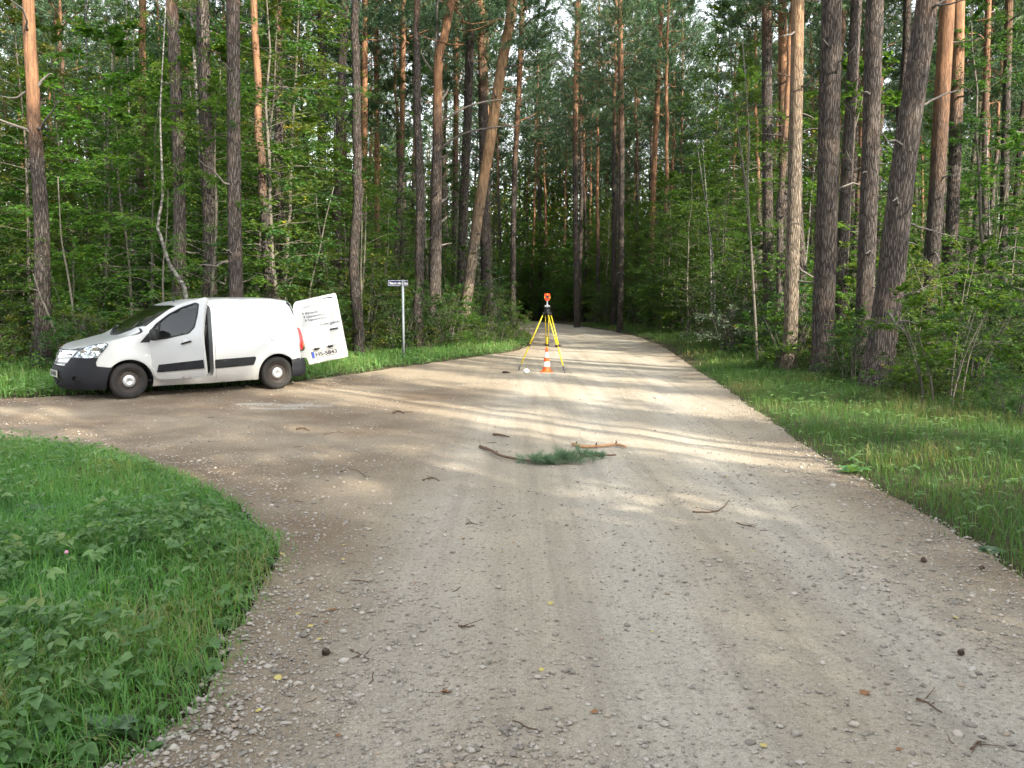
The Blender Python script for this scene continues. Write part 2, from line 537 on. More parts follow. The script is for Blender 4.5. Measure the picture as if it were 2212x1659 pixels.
def road_z(x, y):
    x = np.atleast_1d(np.asarray(x, float)); y = np.atleast_1d(np.asarray(y, float))
    z = .004 + (fbm(x * 1.1, y * 1.1, 8) - .5) * .05 + (fbm(x * 5, y * 5, 9) - .5) * .022
    cxr = np.interp(y, [-40, 0, 8, 14, 20, 30, 45], [1.0, .95, 1.05, 1.5, 2.3, 3.6, 4.2])
    tr = np.zeros_like(x)
    for o_ in (-1.55, -.2, 1.1):
        d = x - (cxr + o_) + (fbm(y * .2 + 3, y * 0 + o_, 12) - .5) * .5
        tr = np.maximum(tr, np.exp(-(d / .34) ** 2))
    z = z - .014 * tr + .028 * np.exp(-(dist_poly(np.stack([x, y], 1), ROAD) / .35) ** 2)
    return z
# ================================================================== the van
def glass_mat(name, tint=(0.35, 0.4, 0.38), gloss=0.04, alpha_gloss=1.5):
    m, nt, out = material(name)
    tr = node(nt, 'ShaderNodeBsdfTransparent'); tr.inputs[0].default_value = (*tint, 1)
    gl = node(nt, 'ShaderNodeBsdfGlossy'); gl.inputs['Roughness'].default_value = gloss
    fr = node(nt, 'ShaderNodeFresnel'); fr.inputs[0].default_value = alpha_gloss
    mx = node(nt, 'ShaderNodeMixShader')
    nt.links.new(fr.outputs[0], mx.inputs[0]); nt.links.new(tr.outputs[0], mx.inputs[1]); nt.links.new(gl.outputs[0], mx.inputs[2])
    nt.links.new(mx.outputs[0], out.inputs['Surface'])
    return m

def van_paint():
    m, nt, out = material('white_paint')
    p = node(nt, 'ShaderNodeBsdfPrincipled')
    p.inputs['Roughness'].default_value = 0.30
    p.inputs['Coat Weight'].default_value = 0.6
    p.inputs['Coat Roughness'].default_value = 0.08
    tc = node(nt, 'ShaderNodeTexCoord')
    n1 = noise_tex(nt, tc.outputs['Object'], 2.2, 6, 0.65)
    sep = node(nt, 'ShaderNodeSeparateXYZ'); nt.links.new(tc.outputs['Object'], sep.inputs[0])
    mr = node(nt, 'ShaderNodeMapRange'); mr.inputs['From Min'].default_value = 0.85; mr.inputs['From Max'].default_value = 0.2
    nt.links.new(sep.outputs['Z'], mr.inputs[0])
    splash = math_node(nt, 'MULTIPLY', mr.outputs[0], math_node(nt, 'MULTIPLY_ADD', n1, 0.35), True)
    c = mixc(nt, splash, (0.415, 0.43, 0.435), (0.28, 0.262, 0.23))
    nt.links.new(c, p.inputs['Base Color'])
    nt.links.new(p.outputs[0], out.inputs['Surface'])
    return m

M_WHITE = van_paint()
M_BUMP = simple_mat('bumper_plastic', (0.011, 0.012, 0.015), 0.6, var=0.25, var_scale=6, bump=0.15, bump_scale=400, spec=0.2)
M_STRIPE = simple_mat('stripe_plastic', (0.011, 0.012, 0.014), 0.6, var=0.2, bump=0.1, bump_scale=400, spec=0.2)
M_BLACK = simple_mat('black_rubber', (0.008, 0.008, 0.009), 0.6)
M_GRILLE = simple_mat('grille_black', (0.006, 0.006, 0.007), 0.45)
M_TRIM = simple_mat('interior_trim', (0.025, 0.026, 0.028), 0.8, var=0.2)
M_SEAT = simple_mat('seat_cloth', (0.03, 0.032, 0.036), 0.95, var=0.3, var_scale=30)
M_CHROME = simple_mat('chrome', (0.80, 0.82, 0.84), 0.12, 1.0, var=0.02)
M_SILVER = simple_mat('silver_paint', (0.55, 0.57, 0.58), 0.3, 0.6, var=0.08)
M_TYRE = simple_mat('tyre_rubber', (0.014, 0.0125, 0.0115), 0.85, var=0.45, var_scale=14, bump=0.3, bump_scale=90)
M_RIM = simple_mat('rusty_steel', (0.045, 0.036, 0.030), 0.65, 0.35, var=0.6, var_scale=22)
M_CAP = simple_mat('hub_cap_silver', (0.50, 0.52, 0.53), 0.38, 0.7, var=0.12, var_scale=30)
M_GLASS = glass_mat('window_glass', (0.42, 0.46, 0.44), 0.03, 1.75)
M_LENS = glass_mat('lamp_lens', (0.93, 0.95, 0.96), 0.03, 1.45)
M_LAMP_RED = simple_mat('lamp_red', (0.35, 0.012, 0.012), 0.15, coat=1.0, var=0.15)
M_LAMP_AMBER = simple_mat('lamp_smoke', (0.30, 0.14, 0.05), 0.15, coat=1.0)
M_PLATE = simple_mat('plate_white', (0.38, 0.38, 0.37), 0.4, var=0.1, var_scale=20)
M_BLUE = simple_mat('plate_blue', (0.02, 0.06, 0.35), 0.4)
M_INK = simple_mat('lettering_black', (0.015, 0.015, 0.018), 0.5)
M_INKGREY = simple_mat('lettering_grey', (0.09, 0.10, 0.12), 0.5)
M_DIRTYPLATE = simple_mat('plate_dusty', (0.32, 0.32, 0.28), 0.6, var=0.3, var_scale=25)
def reflector_mat():
    m, nt, out = material('lamp_reflector')
    p = node(nt, 'ShaderNodeBsdfPrincipled'); p.inputs['Roughness'].default_value = 0.22; p.inputs['Metallic'].default_value = 0.8
    tc = node(nt, 'ShaderNodeTexCoord')
    v = node(nt, 'ShaderNodeTexVoronoi'); v.inputs['Scale'].default_value = 13; nt.links.new(tc.outputs['Object'], v.inputs['Vector'])
    r = ramp(nt, [(0.0, (0.85, 0.88, 0.9)), (0.5, (0.55, 0.6, 0.64)), (0.8, (0.20, 0.23, 0.26))])
    nt.links.new(v.outputs['Distance'], r.inputs[0]); nt.links.new(r.outputs[0], p.inputs['Base Color'])
    b = node(nt, 'ShaderNodeBump'); b.inputs['Distance'].default_value = 0.03; b.inputs['Strength'].default_value = 0.6
    nt.links.new(v.outputs['Distance'], b.inputs['Height']); nt.links.new(b.outputs[0], p.inputs['Normal'])
    nt.links.new(p.outputs[0], out.inputs['Surface'])
    return m
M_REFL = reflector_mat()

# plan contour of the hull at its widest; x is measured rearwards from the front bumper
CT = catmull([(-.06, 0), (-.05, .2), (-.01, .4), (.05, .55), (.135, .68), (.26, .78), (.45, .845), (.7, .885), (1.0, .9), (1.5, .905), (3.0, .905), (3.8, .895), (4.15, .88), (4.33, .86)], 40)
AL = np.concatenate([[0], np.cumsum(np.hypot(*np.diff(CT, axis=0).T))])
TG = np.gradient(CT, axis=0); TG /= np.linalg.norm(TG, axis=1)[:, None]
def _smooth_interp(xs, ys):
    P = catmull(np.stack([xs, ys], 1), 12)
    return lambda z: np.interp(z, P[:, 0], P[:, 1])
side_inset = _smooth_interp([.1, .2, .3, .45, .8, .95, 1.1, 1.25, 1.5, 1.7, 1.85], [.10, .06, .02, 0, 0, .005, .02, .055, .12, .19, .26])
nose_inset = _smooth_interp([.1, .18, .28, .4, .55, .62, .7, .8, .9, 1.0, 1.1], [.16, .10, .03, 0, 0, .015, .05, .09, .16, .30, .5])
CREASE = np.array([(2.56, 1.20), (2.60, 1.60), (2.68, 1.65), (3.47, 1.665), (3.71, 1.625), (3.88, 1.53), (3.96, 1.38), (3.995, 1.18), (3.975, 1.135), (2.76, 1.08), (2.62, 1.12)])
def sx(x): return np.interp(x, CT[40:, 0], AL[40:])
def hull(s, z, off=0.0):
    s = np.asarray(s, float); z = np.asarray(z, float)
    sg = np.where(s < 0, -1.0, 1.0); sa = np.abs(s)
    x, y = np.interp(sa, AL, CT[:, 0]), np.interp(sa, AL, CT[:, 1])
    tx, ty = np.interp(sa, AL, TG[:, 0]), np.interp(sa, AL, TG[:, 1])
    nx, ny = -ty, tx
    d = nx * nx * nose_inset(z) + ny * ny * side_inset(z) - off
    # arch flares
    for cxw in (.93, 3.66):
        rr = np.hypot(x - cxw, z - .30)
        d = d - 0.016 * np.clip(1 - np.abs(rr - .43) / .13, 0, 1) ** 1.0 * (z > .2)
    return np.stack([2.295 - (x - nx * d), (y - ny * d) * sg, z], -1)
def hull_side(s, z, off=0.0):
    P = hull(s, z, off)
    xr = 2.295 - P[..., 0]
    q = np.stack([xr.ravel(), z.ravel()], 1)
    ins = in_poly(q, CREASE)
    if ins.any():
        dd = dist_poly(q[ins], CREASE)
        dep = np.zeros(len(q)); dep[ins] = 0.014 * np.clip(dd / 0.03, 0, 1)
        P[..., 1] -= np.sign(P[..., 1]) * dep.reshape(xr.shape)
    return P

shoulder_z = _smooth_interp([-.2, .07, .13, .2, .4, .6, .85, 1.0, 1.15, 1.3, 1.5, 1.75, 2.0, 2.3, 2.6, 3.5, 3.93, 4.1], [.86, .86, .875, .90, .965, 1.0, 1.07, 1.105, 1.15, 1.245, 1.395, 1.565, 1.645, 1.69, 1.71, 1.71, 1.69, 1.66])
centre_z = _smooth_interp([-.05, .07, .12, .2, .32, .52, .76, .845, .93, 1.09, 1.34, 1.61, 1.81, 2.12, 2.47, 3.0, 3.5, 3.8, 3.97, 4.1], [.80, .862, .895, .93, .965, 1.015, 1.07, 1.09, 1.115, 1.245, 1.435, 1.585, 1.665, 1.735, 1.772, 1.79, 1.79, 1.775, 1.745, 1.70])
_XS = np.linspace(.075, 4.1, 500)
_YS = []
_ss = np.linspace(0, AL[-1], 3000)
for _x in _XS:
    _h = hull(_ss, np.full_like(_ss, float(shoulder_z(_x))))
    _xr = 2.295 - _h[:, 0]
    _k = int(np.argmax(_xr >= _x))
    _YS.append(_h[_k, 1])
_YS = np.maximum(np.array(_YS), 0.002)
def ys_at(x): return np.interp(x, _XS, _YS)
def top_map(x, y, off=0.0):
    zs, zc, ys = shoulder_z(x), centre_z(x), ys_at(x)
    q = np.clip(np.abs(y) / ys, 0, 1)
    pw = 2.4
    z = zs + (zc - zs) * (1 - q ** pw) ** (1 / pw)
    return np.stack([2.295 - x, y, z + off], -1)

def inset_points(poly, dists, step):
    """points on curves running parallel inside an outline"""
    q = resample(rounded(poly, .03, 3), step)
    t = np.roll(q, -1, 0) - np.roll(q, 1, 0)
    n = np.stack([-t[:, 1], t[:, 0]], 1); n /= np.linalg.norm(n, axis=1)[:, None] + 1e-9
    if in_poly(q + n * .004, poly).mean() < .5: n = -n
    return np.vstack([q + n * d for d in dists])

def rounded(loop, r=0.03, n=4):
    loop = np.asarray(loop, float); out = []
    m = len(loop)
    for i in range(m):
        p, a, b = loop[i], loop[i - 1], loop[(i + 1) % m]
        da, db = a - p, b - p
        la, lb = np.linalg.norm(da), np.linalg.norm(db)
        k = min(r, la * .45, lb * .45)
        A, B = p + da / la * k, p + db / lb * k
        for t in np.linspace(0, 1, n + 1):
            out.append((1 - t) ** 2 * A + 2 * t * (1 - t) * p + t * t * B)
    return np.array(out)

def panel(geo, loops, fmap, step=0.05, off=0.0, thick=0.02, hole_thick=None, extra=None, ctr=(0, 0, .8), flip=None, xf=None, a=None):
    """a sheet cut to 2-D outlines (first outer, others holes), bent on to a surface, with a turned-in rim"""
    loops = [resample(l, step) for l in loops]
    pts, edges, k = [], [], 0
    for l in loops:
        n = len(l)
        pts.append(l); edges += [(k + i, k + (i + 1) % n) for i in range(n)]; k += n
    lo, hi = loops[0].min(0), loops[0].max(0)
    gx, gy = np.arange(lo[0], hi[0], step), np.arange(lo[1], hi[1], step)
    g = np.stack(np.meshgrid(gx, gy), -1).reshape(-1, 2)
    if extra is not None:
        g = np.vstack([g, extra])
    ins = in_poly(g, loops[0])
    for l in loops[1:]:
        ins &= ~in_poly(g, l)
    g = g[ins]
    for l in loops:
        if len(g):
            g = g[dist_poly(g, l) > step * .35]
    P2 = np.vstack(pts + [g])
    vs, es, fs, *_ = delaunay_2d_cdt([Vector(p) for p in P2], edges, [], 0, 1e-5)
    V2 = np.array([(v.x, v.y) for v in vs])
    tri = np.array([f for f in fs if len(f) == 3])
    c = V2[tri].mean(1)
    keep = in_poly(c, loops[0])
    for l in loops[1:]:
        keep &= ~in_poly(c, l)
    tri = tri[keep]
    e = 1e-3
    P = fmap(V2[:, 0], V2[:, 1])
    N = np.cross(fmap(V2[:, 0] + e, V2[:, 1]) - fmap(V2[:, 0] - e, V2[:, 1]), fmap(V2[:, 0], V2[:, 1] + e) - fmap(V2[:, 0], V2[:, 1] - e))
    N /= np.linalg.norm(N, axis=1)[:, None] + 1e-12
    s = np.sign(((P - np.array(ctr)) * N).sum(1).mean()) if flip is None else flip
    if s == 0: s = 1
    N *= s
    P = P + N * off
    fn = np.cross(P[tri[:, 1]] - P[tri[:, 0]], P[tri[:, 2]] - P[tri[:, 0]])
    bad = (fn * N[tri[:, 0]]).sum(1) < 0
    tri[bad] = tri[bad][:, ::-1]
    if xf is not None:
        P = P @ xf[0].T + xf[1]; N = N @ xf[0].T
    geo.add(P, tri, a)
    if thick:
        cnt = {}
        for t in tri:
            for i in range(3):
                ed = (t[i], t[(i + 1) % 3])
                cnt.setdefault((min(ed), max(ed)), []).append(ed)
        be = np.array([v[0] for v in cnt.values() if len(v) == 1])
        if len(be):
            th = np.full(len(be), thick)
            if hole_thick is not None and len(loops) > 1:
                m2 = (V2[be[:, 0]] + V2[be[:, 1]]) / 2
                for l, ht in zip(loops[1:], hole_thick if isinstance(hole_thick, (list, tuple)) else [hole_thick] * 9):
                    th[dist_poly(m2, l) < 1e-3] = ht
            A, B = P[be[:, 0]], P[be[:, 1]]
            A2, B2 = A - N[be[:, 0]] * th[:, None], B - N[be[:, 1]] * th[:, None]
            m = len(be)
            idx = np.arange(m)
            geo.add(np.vstack([A, B, B2, A2]), np.stack([idx + m, idx, idx + 3 * m, idx + 2 * m], 1), a)
    return geo

def text_mesh(body, size, depth=0.002, bold=0.0):
    c = bpy.data.curves.new('lettering', 'FONT')
    c.body = body; c.size = size; c.extrude = depth; c.align_x = 'LEFT'; c.offset = bold
    o = bpy.data.objects.new('lettering', c)
    COL.objects.link(o)
    dg = bpy.context.evaluated_depsgraph_get()
    me = bpy.data.meshes.new_from_object(o.evaluated_get(dg))
    bpy.data.objects.remove(o); bpy.data.curves.remove(c)
    return me

def place_text(name, body, size, frame, parent, mat, width=None, depth=0.002, bend=None, bold=0.0):
    """frame = (origin, right, up, normal); bend maps flat text on to a curved panel instead"""
    me = text_mesh(body, size, depth, bold)
    n = len(me.vertices); co = np.zeros(n * 3, np.float32); me.vertices.foreach_get('co', co); co = co.reshape(-1, 3)
    if width is not None and n:
        co[:, 0] *= width / max(1e-6, co[:, 0].max() - co[:, 0].min())
    if bend is not None:
        w = bend(co.astype(float))
    else:
        O, Rr, U, N = (np.array(q, float) for q in frame)
    if bend is None: w = O + co[:, :1] * Rr + co[:, 1:2] * U + co[:, 2:3] * N
    me.vertices.foreach_set('co', w.astype(np.float32).ravel()); me.update()
    me.materials.clear(); me.materials.append(mat)
    me.name = name
    return link(name, me, parent)

def quad_panel(geo, frame, loop, off=0.0, thick=0.004, step=0.1):
    O, Rr, U, N = (np.array(q, float) for q in frame)
    return panel(geo, [np.array(loop)], lambda a, b: O + a[:, None] * Rr + b[:, None] * U, step, off, thick, flip=float(np.sign(np.dot(np.cross(Rr, U), N))))

def build_van():
    mid = np.array([-6.189, 16.194, 0.0])
    van = empty('delivery_van', mid, math.atan2(-0.62922, -0.77722))
    tag(van, 'white delivery van with its front door and rear door standing open', 'van')
    L = lambda x, y, z: np.array([2.295 - x, y, z])

    def arch(cx_, x0, x1, z0, r=.40, n=16):
        a0 = math.acos(np.clip((x0 - cx_) / r, -1, 1)); 
        pts = []
        for t in np.linspace(math.pi - math.asin(np.clip((z0[0] - .30) / r, -1, 1)), math.asin(np.clip((z0[1] - .30) / r, -1, 1)), n):
            pts.append((cx_ + r * math.cos(t), .30 + r * math.sin(t)))
        return pts

    # ---- side skins
    shoulder = [(x, float(shoulder_z(x))) for x in np.concatenate([np.linspace(3.93, 1.0, 44), np.linspace(.95, .12, 26)])]
    a_front = arch(.93, 0, 0, (.57, .205))
    a_rear = arch(3.66, 0, 0, (.215, .57))
    base = [(1.32, .205), (2.3, .20), (3.25, .212)]
    rear_edge = [(4.13, .605), (4.13, .8), (4.11, 1.13), (4.07, 1.39), (4.0, 1.6)]
    side = []
    side += [(0.0, .60), (1.0, .60), (1.07, .585)]
    side_s = [(0.0, .60), (.6, .60), (1.06, .60)] + [(float(sx(x)), z) for x, z in a_front + base + a_rear + rear_edge + shoulder] + [(.55, .868), (.3, .862), (0.0, .86)]
    DOOR = np.array([(1.305, 1.0), (1.315, .73), (1.36, .43), (1.39, .345), (1.46, .31), (2.33, .315), (2.385, .34), (2.40, .42), (2.40, 1.1), (2.425, 1.5), (2.42, 1.615), (2.36, 1.665), (2.25, 1.668), (2.0, 1.615), (1.75, 1.53), (1.5, 1.365), (1.38, 1.255), (1.305, 1.17)])
    dl = np.array([(float(sx(x)), z) for x, z in DOOR])
    ex = inset_points(CREASE, (-.012, .001, .015, .032, .05), .035); ex[:, 0] = sx(ex[:, 0])
    body = Geo()
    panel(body, [side_s, rounded(dl, .03, 2)], hull_side, .05, thick=.02, hole_thick=.20, extra=ex)
    mir = lambda s, z: hull_side(s, z) * np.array([1, -1, 1])
    panel(body, [side_s], mir, .06, thick=.02, extra=ex)
    # ---- roof and pillars, with the windscreen cut out
    xs = np.linspace(.86, 3.95, 60)
    cowl = lambda y: .90 + .25 * (abs(y) / .75) ** 2
    top = []
    xr_ = np.linspace(1.19, 3.95, 50)
    top = [(x, float(ys_at(x))) for x in xr_] + [(3.99, .45), (4.0, 0), (3.99, -.45)] + [(x, -float(ys_at(x))) for x in xr_[::-1]] + [(float(cowl(y)), y) for y in np.linspace(-.77, .77, 15)]
    wind = np.array([(cowl(y) + .045, y) for y in np.linspace(-.70, .70, 11)] + [(x, float(ys_at(x)) - .03) for x in (1.25, 1.4, 1.55, 1.7, 1.81)] + [(1.79, .5), (1.745, .3), (1.725, 0), (1.745, -.3), (1.79, -.5)] + [(x, -float(ys_at(x)) + .03) for x in (1.81, 1.7, 1.55, 1.4, 1.25)])
    panel(body, [top, wind], top_map, .05, thick=.015, hole_thick=.025)
    # ---- rear frame
    redge = _smooth_interp([.2, .6, .8, 1.13, 1.39, 1.6, 1.7, 1.8], [4.13, 4.13, 4.13, 4.11, 4.07, 4.0, 3.945, 3.87])
    def rear_map(y, z): return np.stack([2.295 - (redge(z) + .13 * (1 - (np.abs(y) / .9) ** 2)), y, z], -1)
    wz = lambda z: float(hull(np.array([float(sx(4.1))]), np.array([z]))[0, 1])
    outl = [(wz(z) - .002, z) for z in np.linspace(.45, 1.68, 14)]
    outl = outl + [(.45, 1.735), (0, 1.75), (-.45, 1.735)] + [(-y, z) for y, z in outl[::-1]]
    opening = np.array([(wz(z) - .07, z) for z in np.linspace(.52, 1.62, 9)] + [(.3, 1.68), (.06, 1.68), (.02, 1.64), (.02, .56), (.06, .52)])
    panel(body, [np.array(outl), opening], rear_map, .07, thick=.01, hole_thick=.08)
    body.obj('body', M_WHITE, van, True)

    # ---- bonnet
    hood = Geo()
    hx = np.linspace(.105, 1.14, 28)
    g = .012
    hl = [(x, float(ys_at(x)) - g) for x in hx] + [(float(cowl(y)) - .012, y) for y in np.linspace(.765, -.765, 15)] + [(x, -float(ys_at(x)) + g) for x in hx[::-1]] + [(.092, -.15), (.085, 0), (.092, .15)]
    panel(hood, [np.array(hl)], top_map, .045, off=.004, thick=.03)
    hood.obj('bonnet', M_WHITE, van, True)
    seal = Geo()
    sl = [(cowl(y) - .008, y) for y in np.linspace(-.62, .62, 13)] + [(cowl(y) + .047, y) for y in np.linspace(.62, -.62, 13)]
    panel(seal, [np.array(sl)], top_map, .05, off=.006, thick=.02)
    seal.obj('windscreen_cowl', M_BLACK, van, True)
    gl = Geo(); panel(gl, [wind], top_map, .05, off=-.012, thick=.0)
    gl.obj('windscreen', M_GLASS, van, True)
    gr = Geo(); c = wind.mean(0)
    panel(gr, [wind * 1.0, c + (wind - c) * np.array([.955, .965])], top_map, .04, off=-.004, thick=.0)
    gr.obj('windscreen_seal', M_BLACK, van, True)
    an = Geo(); an.tube([L(2.0, 0, 1.70), L(2.0, 0, 1.75), L(1.99, 0, 1.80)], [.02, .012, .008], 6)
    an.obj('aerial', M_BLACK, van)
    wp = Geo()
    for y0, y1 in ((.55, -.02), (-.08, -.62)):
        P = [top_map(np.array([cowl(y) + .03]), np.array([y]), .02)[0] for y in np.linspace(y0, y1, 8)]
        P[-1] = top_map(np.array([cowl(y1) + .09]), np.array([y1]), .02)[0]
        wp.tube(P, .008, 5)
    wp.obj('wiper', M_BLACK, van)

    # ---- front bumper, grilles, emblem, lamps
    def sym(l): return [(s, z) for s, z in l] + [(-s, z) for s, z in l[::-1]]
    bl = sym([(0, .655), (.51, .655), (.575, .745), (.93, .738), (1.085, .75), (1.045, .66), (1.055, .605), (1.08, .585), (1.30, .572), (1.235, .47), (1.20, .33), (1.185, .2), (.6, .2), (0, .21)])
    bl = np.array([p for i, p in enumerate(bl) if i == 0 or np.hypot(p[0] - bl[i - 1][0], p[1] - bl[i - 1][1]) > 1e-6][:-1])
    ug = sym([(0, .648), (.485, .648), (.445, .592), (0, .590)])
    lg = sym([(0, .40), (.40, .40), (.36, .285), (0, .285)])
    cl = lambda l: np.array([p for i, p in enumerate(l) if np.hypot(p[0] - l[i - 1][0], p[1] - l[i - 1][1]) > 1e-6])
    ug, lg = cl(ug), cl(lg)
    fog = lambda k, r, n=20: np.array([(k * .71 + r * math.cos(t), .385 + r * .8 * math.sin(t)) for t in np.linspace(0, 2 * math.pi, n, endpoint=False)])
    b = Geo()
    panel(b, [bl, ug, lg, fog(1, .068), fog(-1, .068)], hull, .045, off=.016, thick=.05)
    bumper = b.obj('front_bumper', M_BUMP, van, True)
    for nm, lp in (('upper_grille', ug), ('lower_grille', lg)):
        g_ = Geo(); panel(g_, [lp], hull, .05, off=-.03, thick=0)
        go = g_.obj(nm, M_GRILLE, van, True)
        z0, z1 = lp[:, 1].min(), lp[:, 1].max()
        nb = 2 if nm == 'upper_grille' else 4
        for k in range(nb):
            z = z0 + (z1 - z0) * (k + .5) / nb
            w = .44 if nm == 'upper_grille' else .36
            t = Geo(); t.tube(hull(np.linspace(-w, w, 17), np.full(17, z), .0), .006, 5); t.obj('grille_bar', M_BUMP, go)
    for k in (1, -1):
        f_ = Geo(); panel(f_, [fog(k, .064)], hull, .03, off=-.01, thick=0)
        f_.obj('fog_lamp', M_GRILLE, bumper, True)
        ring = hull(fog(k, .071)[:, 0], fog(k, .071)[:, 1], .02); ring = np.vstack([ring, ring[:2]])
        t = Geo(); t.tube(ring, .008, 6, False); t.obj('fog_lamp_ring', M_BUMP, bumper, True)
    pan = Geo(); pl = cl(sym([(0, .853), (.66, .862), (.585, .748), (0, .735)]))
    panel(pan, [pl], hull, .04, off=.004, thick=.01)
    pan.obj('grille_panel', M_SILVER, van, True)
    for zt, zb, e0, e1, pk in ((.812, .788, .775, .752, .835),):
        g_ = Geo(); panel(g_, [cl(sym([(0, .80), (.56, .812), (.575, .775), (0, .760)]))], hull, .05, off=.007, thick=.0)
        slot = g_.obj('grille_slot', M_GRILLE, van, True)
    def chevron(z0, nm):
        c = Geo()
        lp = cl(sym([(0, z0 + .066), (.03, z0 + .058), (.115, z0 + .022), (.57, z0 + .045), (.58, z0 + .02), (.12, z0 - .014), (.085, z0 - .012), (.0, z0 + .026)]))
        panel(c, [lp], hull, .03, off=.024, thick=.016)
        return c.obj(nm, M_CHROME, van, False)
    chevron(.782, 'chevron_emblem'); chevron(.735, 'chevron_emblem')
    for k in (1, -1):
        lp = np.array([(.60, .752), (.68, .82), (.79, .885), (.92, .942), (1.04, .976), (1.19, .995), (1.245, .975), (1.235, .95), (1.165, .86), (1.075, .765), (1.0, .742), (.9, .738), (.75, .748)]) * np.array([k, 1])
        c = lp.mean(0)
        h_ = Geo(); panel(h_, [rounded(lp, .02, 2)], hull, .035, off=.006, thick=.01)
        hd = h_.obj('headlight', M_REFL, van, True)
        for (s_, z_, r_) in ((.86, .83, .052), (1.04, .865, .062)):
            P0 = hull(np.array([k * s_]), np.array([z_]), .010)[0]; P1 = hull(np.array([k * s_]), np.array([z_]), .02)[0]
            bo = Geo(); bo.lathe([(r_, .006), (r_ * .85, .004), (r_ * .3, -.004), (.001, -.004)], P0, P1 - P0, 20)
            bo.obj('lamp_bowl', M_CHROME, hd, True)
        fr = Geo(); panel(fr, [rounded(c + (lp - c) * 1.03, .02, 2), rounded(c + (lp - c) * .965, .02, 2)], hull, .03, off=.009, thick=.01)
        fr.obj('lamp_seal', M_BLACK, hd, True)
        ln = Geo(); panel(ln, [rounded(lp, .02, 2)], hull, .04, off=.022, thick=.012)
        ln.obj('lamp_lens', M_LENS, hd, True)
    # front plate
    P0 = hull(np.array([.0]), np.array([.46]), .03)[0]
    fr_ = (L(-.094, -.26, .40), np.array([0, 1.0, 0]), np.array([0, 0, 1.0]), np.array([1.0, 0, 0]))
    g_ = Geo(); quad_panel(g_, fr_, [(0, 0), (.52, 0), (.52, .115), (0, .115)], thick=.012)
    fp = g_.obj('number_plate', M_DIRTYPLATE, van)
    fr2 = (L(-.0955, -.205, .425), fr_[1], fr_[2], fr_[3])
    place_text('plate_lettering', 'HS-5843', .10, fr2, fp, M_INK, .41, .001, bold=.004)

    # ---- black mirror triangle, stripes, flap, repeater on the body
    def side_part(nm, loop, mat, off, thick, parent=van, step=.05, r=.015, xf=None):
        g_ = Geo()
        l_ = rounded(loop, r, 3) if r else np.array(loop)
        l_ = np.stack([sx(l_[:, 0]), l_[:, 1]], 1)
        panel(g_, [l_], hull_side, step, off=off, thick=thick, xf=xf)
        return g_.obj(nm, mat, parent, True)
    side_part('mirror_base', [(1.12, .985), (1.298, 1.175), (1.298, .99)], M_BLACK, .006, .01)
    side_part('side_stripe', [(2.43, .632), (3.20, .662), (3.215, .62), (3.165, .503), (2.43, .472)], M_STRIPE, .021, .03)
    side_part('fuel_flap', [(3.53, 1.07), (3.72, 1.075), (3.725, .965), (3.535, .96)], M_WHITE, .004, .01, r=.025)
    fl = rounded([(3.522, 1.078), (3.728, 1.083), (3.733, .957), (3.527, .952)], .03, 3); fi = rounded([(3.53, 1.07), (3.72, 1.075), (3.725, .965), (3.535, .96)], .025, 3)
    g_ = Geo(); panel(g_, [np.stack([sx(fl[:, 0]), fl[:, 1]], 1), np.stack([sx(fi[:, 0]), fi[:, 1]], 1)], hull_side, .03, off=.0015, thick=0)
    g_.obj('fuel_flap_gap', M_INKGREY, van)
    side_part('side_repeater', [(1.19, .775), (1.245, .775), (1.245, .745), (1.19, .745)], M_SILVER, .008, .01, r=.012)
    g_ = Geo(); l_ = np.array([(2.44, .23), (2.448, .23), (2.448, 1.70), (2.44, 1.70)]); panel(g_, [np.stack([sx(l_[:, 0]), l_[:, 1]], 1)], hull_side, .05, off=.001, thick=0)
    g_.obj('panel_seam', M_INKGREY, van)
    # rear bumper
    pl = np.array([(3.945, .912), (4.06, .915), (4.16, .905), (4.235, .87), (4.285, .78), (4.31, .5), (4.315, 0)])
    pl = np.vstack([pl, (pl * np.array([1, -1]))[::-1][1:]]); pl = np.vstack([catmull(pl, 4)])
    rows = []
    for z, ins in ((.225, .09), (.25, .045), (.30, .01), (.40, .0), (.43, .008), (.46, .0), (.54, .012), (.585, .035), (.60, .10)):
        c = np.array([4.0, 0]); v = pl - c; v[:, 0] = np.where(pl[:, 0] > 4.0, 1, 0) * 1.0; v[:, 1] = np.sign(pl[:, 1]) * np.clip((np.abs(pl[:, 1]) - .5) / .4, 0, 1); 
        n_ = v / (np.linalg.norm(v, axis=1)[:, None] + 1e-9)
        q = pl - n_ * ins
        rows.append(np.stack([2.295 - q[:, 0], q[:, 1], np.full(len(q), z)], 1))
    V = np.concatenate(rows); m, n = len(rows), len(pl)
    i, j = np.meshgrid(np.arange(m - 1), np.arange(n - 1), indexing='ij')
    F = np.stack([i * n + j, i * n + j + 1, (i + 1) * n + j + 1, (i + 1) * n + j], -1).reshape(-1, 4)
    g_ = Geo(); g_.add(V, F); g_.obj('rear_bumper', M_BUMP, van, True)
    # tail lamps
    for k in (1, -1):
        g_ = Geo()
        prof = [(.755, 4.13, 4.20), (.80, 4.13, 4.235), (.90, 4.125, 4.235), (1.05, 4.115, 4.21), (1.12, 4.11, 4.19), (1.185, 4.10, 4.165)]
        rows = []
        for z, x0, x1 in prof:
            y = .905 - float(side_inset(z)) - .02
            rows.append([L(x0, k * (y + .012), z), L((x0 + x1) / 2, k * (y + .008), z), L(x1 - .015, k * (y - .015), z), L(x1, k * (y - .06), z), L(x1, k * (y - .13), z)])
        V = np.array(rows).reshape(-1, 3); m, n = len(rows), 5
        i, j = np.meshgrid(np.arange(m - 1), np.arange(n - 1), indexing='ij')
